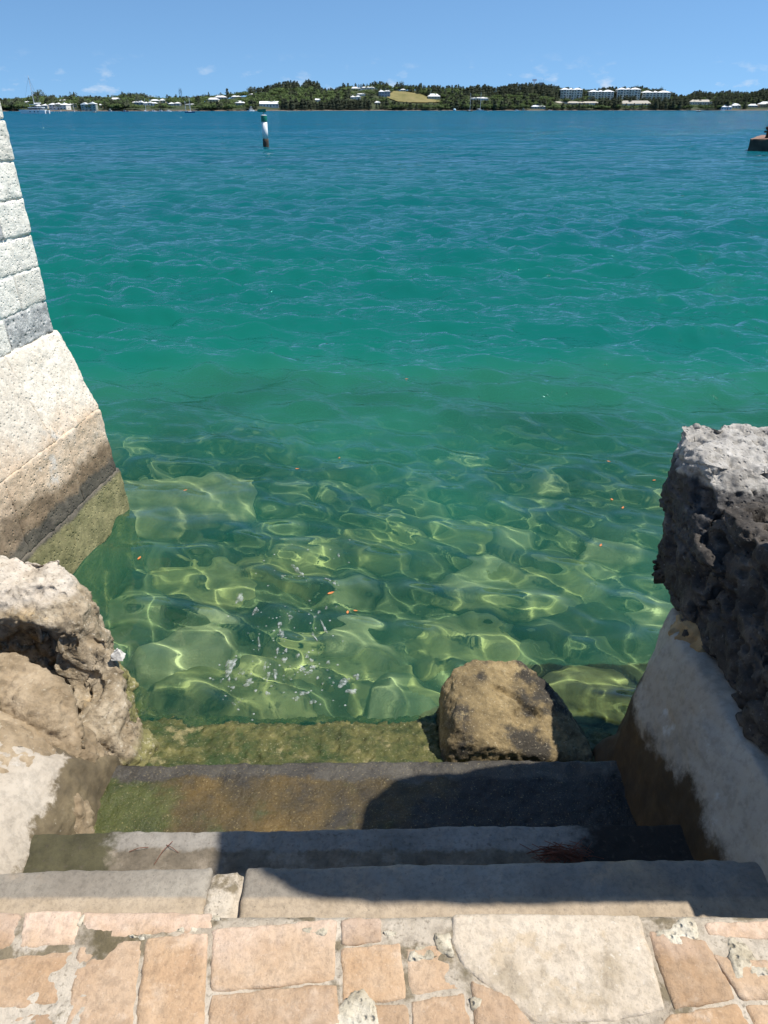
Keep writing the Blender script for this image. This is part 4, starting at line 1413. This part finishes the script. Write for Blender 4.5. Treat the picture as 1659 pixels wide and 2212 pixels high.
for x in (-3, -1, 2):
    MB().tube((x, 2, z1), (x, 2, z1 + 4), .08, n=5).build('aerial', M_DARKM, rh_)
g = gpos(392, .78)
z1 = P(392, 190, y=g[1])[2] - g[2]
lt = tag(empty('lattice_mast', tuple(g)), 'dark lattice radio mast on the left part of the skyline', 'mast')
mb = MB()
for (x, y) in ((-1.6, 0), (1.6, 0), (0, 2.4)):
    mb.tube((x, y, -1), (x * .7, y * .7, z1 * .9), .13, n=5)
for k in range(6):
    z = z1 * .9 * k / 6
    mb.tube((-1.5, 0, z), (1.4, 0, z + z1 * .15), .09, n=4)
    mb.tube((1.5, 0, z), (-1.4, 0, z + z1 * .15), .09, n=4)
mb.build('lattice', M_DARKM, lt)
mb = MB()
for (x, z) in ((-1.6, .8), (-.9, 1.), (.2, .95), (1.2, 1.), (1.7, .82)):
    mb.tube((x, .5, z1 * (z - .22)), (x, .5, z1 * z), .16, n=5)
mb.build('aerials', M_DARKM, lt)

# ---- trees: leaf-sized faces in clumps through the crown
def crown(kind, seed, n):
    q = np.random.default_rng(seed)
    if kind == 'casuarina':          # tall, feathery, ragged
        z = q.random(n) ** .8
        rad = (.30 * (1 - z) ** .55 + .03) * (.75 + .35 * np.sin(z * 19 + seed)) * (.25 + .75 * np.sqrt(q.random(n)))
        th = q.random(n) * 6.283
        c = np.stack([rad * np.cos(th), rad * np.sin(th), .10 + .90 * z], 1)
        size, up = .050, .75
    elif kind == 'broadleaf':
        k = 11
        cc = np.stack([q.normal(0, .24, k), q.normal(0, .24, k), .48 + .20 * q.random(k)], 1)
        i = q.integers(0, k, n)
        d = q.normal(0, 1, (n, 3))
        d /= np.linalg.norm(d, axis=1)[:, None]
        c = cc[i] + d * (.21 * (.55 + .45 * q.random(n)))[:, None] * np.array([1, 1, .85])
        size, up = .085, .2
    elif kind == 'open':             # several leaning stems with separate tufts
        k = 7
        cc = np.stack([q.normal(0, .18, k), q.normal(0, .18, k), .50 + .45 * q.random(k)], 1)
        i = q.integers(0, k, n)
        d = q.normal(0, 1, (n, 3)) * np.array([.085, .085, .10])
        c = cc[i] + d
        size, up = .055, .6
    elif kind == 'cedar':            # narrow pointed cone
        z = q.random(n) ** 1.2
        rad = .16 * (1 - z) * (.4 + .6 * np.sqrt(q.random(n))) + .01
        th = q.random(n) * 6.283
        c = np.stack([rad * np.cos(th), rad * np.sin(th), .08 + .92 * z], 1)
        size, up = .05, .5
    nrm = c - np.array([0, 0, .35])
    nrm = nrm / np.linalg.norm(nrm, axis=1)[:, None] + q.normal(0, .45, (n, 3))
    nrm /= np.linalg.norm(nrm, axis=1)[:, None]
    a = np.cross(nrm, q.normal(0, 1, (n, 3)) + np.array([0, 0, up]))
    a /= np.linalg.norm(a, axis=1)[:, None] + 1e-9
    bb = np.cross(nrm, a)
    s = size * (.6 + .8 * q.random(n))[:, None]
    v = np.stack([c - a * s * .6, c + a * s * .6 - bb * s * .3, c + bb * s * (1.1 + up)], 1).reshape(-1, 3)
    f = np.arange(3 * n).reshape(n, 3)
    return v, f


def foliage(name, cols):
    b = NB(name)
    oi = b.n('ShaderNodeObjectInfo')
    c = b.ramp(b.noise(.22, 4), [(.3, cols[0]), (.55, cols[1]), (.75, cols[2])])
    c = b.mix(b.math('MULTIPLY', oi.outputs['Random'], .5), c, tuple(x * .5 for x in cols[1]))
    p = b.n('ShaderNodeBsdfDiffuse')
    b.l(c, p.inputs['Color'])
    tr = b.n('ShaderNodeBsdfTranslucent')
    b.l(c, tr.inputs['Color'])
    mx = b.n('ShaderNodeMixShader')
    mx.inputs[0].default_value = .28
    b.l(p.outputs[0], mx.inputs[1])
    b.l(tr.outputs[0], mx.inputs[2])
    b.l(mx.outputs[0], b.out.inputs[0])
    return b.m


M_CAS = foliage('casuarina_foliage', [(.085, .105, .075), (.135, .155, .10), (.20, .215, .135)])
M_BRD = foliage('broadleaf_foliage', [(.085, .125, .052), (.14, .19, .075), (.21, .255, .11)])
M_TRUNK = plain('tree_bark', (.09, .07, .05), .9, .2, 2)
PROTO = {}
for kind, ns, nl in (('casuarina', 4, 560), ('broadleaf', 4, 400), ('open', 3, 340), ('cedar', 2, 260)):
    for k in range(ns):
        v, f = crown(kind, 10 * k + len(kind), nl)
        cm_ = mesh_np('crown', v, f)
        cm_.materials.append(M_BRD if kind == 'broadleaf' else M_CAS)
        tb = MB()
        tb.tube((0, 0, -.12), (.01, 0, .55), .022, .012, 6)
        for j in range(4):
            a = j * 1.6 + k
            tb.tube((0, 0, .2 + .08 * j), (.13 * math.cos(a), .13 * math.sin(a), .45 + .09 * j), .010, .005, 5)
        tm = bpy.data.meshes.new('trunk')
        tm.from_pydata(tb.v, [], tb.f)
        tm.materials.append(M_TRUNK)
        PROTO[(kind, k)] = (cm_, tm, v, f)
NK = {'casuarina': 4, 'broadleaf': 4, 'open': 3, 'cedar': 2}
ZONES = [(-300, 250, 'at the left end of the far shore'), (250, 540, 'on the shore behind the moored boats'), (540, 720, 'on the wooded hill behind the channel marker'), (720, 1000, 'around the grassy slope'), (1000, 1200, 'on the dark hill under the radar'),
         (1200, 1460, 'around the apartment blocks'), (1460, 2000, 'at the right end of the far shore')]
KN = {'casuarina': ('casuarina_tree', 'dark feathery casuarina tree'), 'broadleaf': ('broadleaf_tree', 'rounded green broadleaf tree'), 'open': ('open_casuarina_tree', 'thin open tree with separate tufts'), 'cedar': ('cedar_tree', 'narrow pointed cedar tree')}


def add_tree(kind, X, t, H, wide=1.):
    p = gpos(X, t)
    cm_, tm, _, _ = PROTO[(kind, rnd.randrange(NK[kind]))]
    zone = next(z[2] for z in ZONES if z[0] <= X < z[1])
    nm, lb = KN[kind]
    o = tag(empty(nm, tuple(p - np.array([0, 0, .3])), rnd.uniform(0, 6.28)), lb + ' ' + zone, 'tree', lb.split(' tree')[0] + ' trees ' + zone)
    o.scale = (H * wide, H * wide, H)
    link('crown', cm_, None, o)
    link('trunk', tm, None, o)


def hides(X, t, H, w):
    """would a tree here stand before a house?"""
    p = gpos(X, t)
    _, yt = proj(p + np.array([0, 0, H * .97]))
    _, yb = proj(p)
    hw = w * H * .36 * _f / (p[1] * _cp)
    for (x1, x2, y1, y2, D) in HOUSE_BOX:
        if p[1] < D + 3 and X + hw > x1 and X - hw < x2 and yt < y2 - .5 and yb > y1:
            if yt > y1 + .72 * (y2 - y1):
                continue
            return True
    # the open lawn
    if 838 < X < 952:
        top_ = np.interp(X, [838, 850, 880, 910, 952], [206, 199, 200, 206, 216])
        bot = np.interp(X, [838, 860, 900, 952], [216, 219, 221, 222])
        if yt < bot and yb > top_:
            return True
    if 560 < X < 640 and 205 < yb < 222 and yt < 219 and X < 610:
        return rnd.random() < .5
    return False


for _h2 in HOUSE_BOX[-2:]:        # trees stand in front of the two long shore buildings
    HOUSE_BOX.remove(_h2)
    HOUSE_BOX.append((_h2[0] + 8, _h2[1] - 8, _h2[2], _h2[3] - .45 * (_h2[3] - _h2[2]), _h2[4]))


def kind_for(X, t):
    r_ = rnd.random()
    if X < 540:
        return 'broadleaf' if r_ < .72 else 'casuarina' if r_ < .9 else 'open'
    if X < 720:
        if t > .62 or t < .14:
            return 'casuarina' if r_ < .9 else 'open'
        return 'broadleaf' if r_ < .8 else 'casuarina'
    if X < 1000:
        return 'casuarina' if (t < .2 and X < 830) or r_ < .42 else 'broadleaf' if r_ < .92 else 'cedar'
    if X < 1200:
        return 'casuarina' if t > .45 or r_ < .35 else 'broadleaf'
    return 'casuarina' if r_ < .8 else 'broadleaf'


cand = []
# the skyline trees one can pick out
for X, kind, H, w in ((88, 'open', 9, 1.2), (95, 'open', 7, 1), (157, 'open', 9, .8), (163, 'casuarina', 9, .7), (198, 'casuarina', 6, 1), (492, 'casuarina', 12, 1.), (452, 'cedar', 8, 1.2), (542, 'open', 9, 1), (573, 'casuarina', 8, .8), (585, 'casuarina', 9, .8),
                      (598, 'casuarina', 10, .8), (606, 'casuarina', 11, .8), (615, 'casuarina', 12, .8), (622, 'casuarina', 13, .8), (629, 'casuarina', 13, .8), (636, 'casuarina', 13, .7), (643, 'casuarina', 13, .8), (662, 'casuarina', 14, .9), (668, 'casuarina', 13, .8), (686, 'casuarina', 13, .8), (690, 'casuarina', 12, .7),
                      (742, 'casuarina', 10, 1.2), (752, 'casuarina', 11, 1.1), (768, 'casuarina', 10, 1), (785, 'casuarina', 10, 1), (800, 'casuarina', 10, 1.1), (811, 'open', 12, 1), (820, 'casuarina', 12, 1), (834, 'open', 12, 1.1), (858, 'casuarina', 12, .9), (866, 'open', 11, 1),
                      (882, 'open', 8, 1), (892, 'cedar', 9, 1), (910, 'cedar', 12, 1.1), (926, 'casuarina', 10, .9), (935, 'casuarina', 9, 1), (949, 'open', 9, .8), (964, 'casuarina', 9, 1), (976, 'casuarina', 9, 1), (990, 'casuarina', 10, .8), (1015, 'casuarina', 11, 1), (1030, 'casuarina', 11, 1),
                      (1046, 'casuarina', 12, 1), (1060, 'casuarina', 10, 1), (1304, 'open', 9, .7), (1316, 'casuarina', 8, .8), (1329, 'casuarina', 10, .8), (1345, 'open', 10, .8), (1376, 'open', 10, .8), (1386, 'casuarina', 12, 1), (1417, 'open', 10, .8), (1428, 'open', 16, .75), (1446, 'casuarina', 8, 1),
                      (1498, 'casuarina', 12, 1.2), (1508, 'casuarina', 13, 1.2), (1518, 'casuarina', 12, 1.), (1534, 'casuarina', 11, 1.2), (1546, 'casuarina', 12, 1.2), (1560, 'casuarina', 11, 1.1), (1574, 'casuarina', 13, 1.3), (1598, 'casuarina', 12, 1.2), (1612, 'open', 11, 1), (1645, 'casuarina', 15, 1.4), (1656, 'casuarina', 14, 1.4)):
    if 720 < X < 850 and any(abs(X - (h[0] + h[1]) / 2) < 16 for h in HOUSE_BOX if h[2] < 190):
        t = .93
    else:
        t = .80
    ys = np.interp(X, SX, SY)
    z = P(X, ys, y=float(shore_d(X) + t * DEEP))[2]
    Hn = z - float(gz(X, t)) + .3
    add_tree(kind, X, t, float(np.clip(Hn, 5, 17)), w * (1.0 if kind != 'cedar' else .9))
for i in range(9500):
    X = rnd.uniform(-60, 1720)
    t = rnd.choice((rnd.uniform(.015, .10), rnd.uniform(.08, .9), rnd.uniform(.1, .98)))
    kind = kind_for(X, t)
    H = {'casuarina': rnd.uniform(6.5, 11.5), 'broadleaf': rnd.uniform(5, 8.5), 'open': rnd.uniform(6, 9), 'cedar': rnd.uniform(6, 9)}[kind]
    if t < .1 and X > 1200:
        H *= 1.1
    w = rnd.uniform(.9, 1.2) * (1.35 if kind == 'broadleaf' else 1.15)
    # keep the canopy under the skyline of the photograph
    ys = np.interp(X, SX, SY) + rnd.uniform(-1, 4)
    p = gpos(X, t)
    zt = P(X, ys, y=float(p[1]))[2]
    H = min(H, zt - p[2])
    if H < 2.2 or hides(X, t, H, w):
        continue
    cand.append((kind, X, t, H, w))
# thin out where crowds stand on one spot
kept, cells = [], {}
for c in cand:
    key = (int(c[1] / 8), int(c[2] * 18))
    if cells.get(key, 0) < 2:
        cells[key] = cells.get(key, 0) + 1
        kept.append(c)
kept.sort(key=lambda c: -c[3] * (1.4 - c[2]))
count = {}
mass_v, mass_f, mass_n = {0: [], 1: []}, {0: [], 1: []}, {0: 0, 1: 0}
for (kind, X, t, H, w) in kept:
    if count.get(kind, 0) < 220:
        count[kind] = count.get(kind, 0) + 1
        add_tree(kind, X, t, H, w)
    else:
        s = 1 if kind == 'broadleaf' else 0
        _, _, v, f = PROTO[(kind, rnd.randrange(NK[kind]))]
        n = len(f) // 2 * 3
        a = rnd.uniform(0, 6.28)
        p = gpos(X, t)
        rot = np.array([[math.cos(a), math.sin(a), 0], [-math.sin(a), math.cos(a), 0], [0, 0, 1]])
        mass_v[s].append((v[:n] @ rot) * np.array([H * w, H * w, H]) * np.array([1.1, 1.1, 1]) + p)
        mass_f[s].append(np.arange(n).reshape(-1, 3) + mass_n[s])
        mass_n[s] += n
for s, nm in ((0, 'casuarina_woodland'), (1, 'broadleaf_woodland')):
    if mass_v[s]:
        tag(link(nm, mesh_np(nm, np.concatenate(mass_v[s]), np.concatenate(mass_f[s])), M_BRD if s else M_CAS), 'dense mass of green woodland filling the far slopes', 'woodland', None, 'stuff')

# ---- boats
M_HULLW = plain('white_gelcoat', (.80, .80, .79), .25, .03, 1)
M_HULLB = plain('blue_hull', (.02, .11, .26), .3, .1, 1)
M_HULLK = plain('black_hull', (.02, .022, .028), .3, .1, 1)
M_HULLC = plain('cream_hull', (.62, .50, .36), .4, .1, 1)
M_ORANGE = plain('orange_canvas', (.75, .36, .07), .7, .1, 2)
M_NAVY = plain('navy_canvas', (.03, .05, .10), .7, .1, 2)
M_MAST = plain('mast_alloy', (.75, .76, .76), .4, .05, 1)
M_MASTD = plain('dark_spar', (.30, .30, .30), .5, .1, 1)


def hull(L, B, F, sheer=.25, tw=.85, draft=.4):
    """bow towards +x"""
    rings = []
    for k in range(11):
        u = k / 10
        x = -L / 2 + L * u
        w = B / 2 * (tw + (1 - tw) * math.sin(min(u * 2, 1) * 1.57)) * (1 - max(0, (u - .45) / .55) ** 2.2) + .02
        fz = F * (1 + sheer * u * u)
        rk = .08 * L * max(0, u - .8) / .2
        rings.append([(x - rk * .4, -w * .25, -draft), (x - rk * .2, -w * .8, 0), (x + rk, -w, fz), (x + rk, w, fz), (x - rk * .2, w * .8, 0), (x - rk * .4, w * .25, -draft)])
    return MB().loft(rings)


def motorboat(X, wl_y, Xw, lab, hullm, F=.09, cabin=.45, tower=False, rz=0., group='motor boats moored off the far shore', name='motor_boat'):
    p = P(X, wl_y, z=0)
    if p[1] > shore_d(X) - 6:
        p = P(X, 1, y=float(shore_d(X)) - 12)
        p = np.array([(X - 829.5) / _f * ((shore_d(X) - 12) * _cp + CAM_H * _sp), float(shore_d(X)) - 12, 0])
    L = Xw / _f * (p[1] * _cp) / max(.5, abs(math.cos(rz)))
    root = tag(empty(name, (p[0], p[1], 0), rz), lab, 'boat', group)
    hull(L, L * .32, L * F).build('hull', hullm, root)
    z = L * F * 1.05
    cl = L * cabin
    MB().loft([[(-cl * .5, -L * .12, z), (cl * .55, -L * .11, z), (cl * .55, L * .11, z), (-cl * .5, L * .12, z)], [(-cl * .45, -L * .11, z + L * .09), (cl * .30, -L * .09, z + L * .09), (cl * .30, L * .09, z + L * .09), (-cl * .45, L * .11, z + L * .09)]]).build('cabin', M_HULLW, root)
    unit_box('window', M_PANE, root, (-cl * .05, -L * .118, z + L * .055), (cl * .62, L * .012, L * .035))
    unit_box('window', M_PANE, root, (cl * .43, 0, z + L * .055), (L * .02, L * .18, L * .035))
    mb = MB().box(-cl * .5, cl * .25, -L * .12, L * .12, z + L * .16, z + L * .175)
    for (x, y) in ((-cl * .45, -L * .1), (cl * .2, -L * .1), (cl * .2, L * .1), (-cl * .45, L * .1)):
        mb.tube((x, y, z), (x, y, z + L * .165), L * .006, n=5)
    mb.build('canopy', M_HULLW, root)
    if tower:
        mb = MB()
        for (x, y) in ((-cl * .3, -L * .09), (cl * .1, -L * .09), (cl * .1, L * .09), (-cl * .3, L * .09)):
            mb.tube((x, y, z + L * .16), (x * .5, y * .6, z + L * .36), L * .008, n=5)
        mb.box(-cl * .2, cl * .08, -L * .07, L * .07, z + L * .35, z + L * .365)
        mb.build('tuna_tower', M_HULLW, root)
    return root


def sailboat(X, wl_y, Xw, mast_y, lab, hullm, sailm, rz=0., mizzen=None, mx=.08, group='sailing boats moored in the channel'):
    p = P(X, wl_y, z=0)
    if p[1] > shore_d(X) - 15:
        D = float(shore_d(X)) - 20
        p = np.array([(X - 829.5) / _f * (D * _cp + CAM_H * _sp), D, 0])
    L = Xw / _f * (p[1] * _cp) / max(.5, abs(math.cos(rz)))
    mh = P(X, mast_y, y=p[1])[2]
    root = tag(empty('sailing_boat', (p[0], p[1], 0), rz), lab, 'boat', group)
    hull(L, L * .28, L * .10, .3, .6).build('hull', hullm, root)
    z = L * .105
    MB().loft([[(-L * .15, -L * .07, z), (L * .2, -L * .05, z), (L * .2, L * .05, z), (-L * .15, L * .07, z)], [(-L * .13, -L * .06, z + L * .05), (L * .16, -L * .04, z + L * .05), (L * .16, L * .04, z + L * .05), (-L * .13, L * .06, z + L * .05)]]).build('cabin', M_HULLW, root)
    MB().tube((L * mx, 0, 0), (L * mx, 0, mh), .16, .10, 8).build('mast', M_MAST, root)
    bm_ = MB().tube((L * mx, 0, z + L * .12), (-L * .32, 0, z + L * .11), .09, .08, 6).build('boom', M_MAST, root)
    MB().loft([[(L * mx - .2, .22 * math.cos(q), z + L * .14 + .3 * math.sin(q)) for q in (0, 1.57, 3.14, 4.71)], [(-L * .30, .12 * math.cos(q), z + L * .125 + .15 * math.sin(q)) for q in (0, 1.57, 3.14, 4.71)]]).build('furled_sail', sailm, bm_)
    mb = MB()
    for (x, y) in ((L * .5, 0), (-L * .48, 0), (L * mx, L * .12), (L * mx, -L * .12)):
        mb.tube((x, y, z), (L * mx, 0, mh * .97), .03, n=4)
    mb.build('rigging', M_MASTD, root)
    if mizzen:
        m2 = P(X, mizzen, y=p[1])[2]
        MB().tube((-L * .38, 0, 0), (-L * .38, 0, m2), .13, .08, 8).build('mizzen_mast', M_MAST, root)
        MB().loft([[(-L * .38, .2 * math.cos(q), z + L * .14 + .25 * math.sin(q)) for q in (0, 1.57, 3.14, 4.71)], [(-L * .52, .1 * math.cos(q), z + L * .13 + .12 * math.sin(q)) for q in (0, 1.57, 3.14, 4.71)]]).build('mizzen_sail', sailm, root)
    return root


MBT = [(205, 243, 13, 'cream boat lying in front of the tall grey green house', M_HULLC, False, .1), (239, 241.5, 13, 'white cabin cruiser right of the cream boat', M_HULLW, True, -.2), (270, 241.5, 13, 'blue hulled motor boat right of the white cabin cruiser', M_HULLB, False, .2),
       (332, 241.5, 12, 'white motor boat just right of the slim masted boat', M_HULLW, False, .5), (348, 241.5, 15, 'canopied white motor boat, second right of the slim masted boat', M_HULLW, False, .1), (365, 241.3, 9, 'small boxy white boat, third right of the slim masted boat', M_HULLW, False, .9),
       (388, 241.5, 9, 'small white motor boat left of the blue sailing boat', M_HULLW, False, .2), (130, 242, 11, 'low white boat just right of the catamaran stern', M_HULLW, False, .1), (108, 241.6, 9, 'small white boat tucked behind the catamaran stern', M_HULLW, False, .3),
       (543, 240.6, 11, 'white sport fishing boat with tower left of the channel marker', M_HULLW, True, 1.0), (1509, 241.6, 10, 'small black boat on open water off the right shore', M_HULLK, False, .05), (1116, 239.5, 11, 'stored boat at the left end of the boatyard', M_HULLW, False, .2),
       (1131, 239.5, 12, 'stored boat left of the boatyard hut', M_HULLC, True, -.2), (1187, 239.5, 9, 'stored boat right of the boatyard hut', M_HULLW, False, .1), (1561, 239.4, 10, 'white boat at the foot of the pale blue shed', M_HULLW, False, .4)]
for (X, y, w, lab, hm, tw, rz) in MBT:
    motorboat(X, y, w, lab, hm, tower=tw, rz=rz)
sailboat(160, 242, 7, 228, 'small white sailing boat with a short mast right of the catamaran', M_HULLW, M_NAVY, .2)
sailboat(315, 241.5, 9, 213, 'slim white sailing boat with a tall mast among the motor boats', M_HULLW, M_HULLW, .3)
sailboat(410, 243.7, 21, 206, 'blue two masted sailing boat with orange sail covers', M_HULLB, M_ORANGE, .05, 218)
sailboat(1014, 240.6, 13, 201, 'dark hulled sailing boat, left of the pair off the dark hill', M_HULLK, M_NAVY, .1)
sailboat(1036, 239.6, 15, 199.5, 'white sailing boat, right of the pair off the dark hill', M_HULLW, M_HULLW, -.4)
# mooring buoy
D = float(shore_d(982)) - 30
o = MB().loft([[(r_ * math.cos(a), r_ * math.sin(a), z) for a in np.linspace(0, 5.76, 12)] for (r_, z) in ((.3, -.8), (1.5, -.3), (2.0, .6), (1.7, 1.6), (.9, 2.3), (.2, 2.5))]).build('mooring_buoy', M_WALLS['pale_blue'], None, True)
o.location = ((982 - 829.5) / _f * (D * _cp), D, 0)
tag(o, 'pale round mooring buoy near the shore below the grassy slope', 'buoy')

# catamaran, bow to the left
cp_ = P(77, 245.4, z=0)
CL = 53 / _f * (cp_[1] * _cp)
cat = tag(empty('catamaran', (cp_[0], cp_[1], 0), math.pi), 'large white sailing catamaran with tall leaning mast at far left', 'boat')
for s in (-1, 1):
    hb = hull(CL, CL * .11, CL * .125, .12, .9)
    hb.v = [(x, y + s * CL * .2, z) for (x, y, z) in hb.v]
    hb_o = hb.build('hull', M_HULLW, cat)
    for k in (-.12, .06, .20):
        unit_box('hull_window', M_PANE, hb_o, (-CL * k - .02 * CL, s * CL * .254, CL * .075), (CL * .035, CL * .012, CL * .04))
MB().box(-CL * .40, CL * .26, -CL * .19, CL * .19, CL * .09, CL * .135).build('bridge_deck', M_HULLW, cat)
MB().loft([[(-CL * .30, -CL * .17, CL * .13), (CL * .30, -CL * .13, CL * .13), (CL * .30, CL * .13, CL * .13), (-CL * .30, CL * .17, CL * .13)], [(-CL * .28, -CL * .16, CL * .20), (CL * .16, -CL * .12, CL * .20), (CL * .16, CL * .12, CL * .20), (-CL * .28, CL * .16, CL * .20)]]).build('saloon', M_PANE, cat)
MB().box(-CL * .36, CL * .20, -CL * .17, CL * .17, CL * .20, CL * .222).build('coachroof', M_HULLW, cat)
mb = MB().box(-CL * .20, CL * .14, -CL * .13, CL * .13, CL * .315, CL * .33)
for (x, y) in ((-.18, -.12), (.12, -.12), (.12, .12), (-.18, .12)):
    mb.tube((x * CL, y * CL, CL * .22), (x * CL, y * CL, CL * .32), .05, n=5)
mb.build('bimini', M_HULLW, cat)
MB().box(-CL * .12, CL * .06, -CL * .1, CL * .1, CL * .222, CL * .26).build('flybridge_seat', M_NAVY, cat)
mtop = P(60, 162, y=cp_[1])
mtop_l = (-(mtop[0] - cp_[0]), 0, mtop[2])
mfoot = P(75, 229, y=cp_[1])
mfoot_l = (-(mfoot[0] - cp_[0]), 0, CL * .2)
MB().tube(mfoot_l, mtop_l, .17, .10, 8).build('mast', M_MAST, cat)
MB().loft([[(mfoot_l[0], .25 * math.cos(q), CL * .36 + .3 * math.sin(q)) for q in (0, 1.57, 3.14, 4.71)], [(-CL * .30, .2 * math.cos(q), CL * .37 + .2 * math.sin(q)) for q in (0, 1.57, 3.14, 4.71)]]).build('boom', M_HULLW, cat)
mb = MB()
for (x, y) in ((CL * .46, 0), (-CL * .2, CL * .2), (-CL * .2, -CL * .2), (-CL * .36, 0)):
    mb.tube((x, y, CL * .15), tuple(np.array(mtop_l) * .95), .035, n=4)
mb.build('rigging', M_MASTD, cat)
dg_ = hull(CL * .2, CL * .1, CL * .03)
dg_.v = [(x + CL * .02 + CL * .47, y, z + CL * .02) for (x, y, z) in dg_.v]
dg_.build('dinghy', M_HULLW, cat)
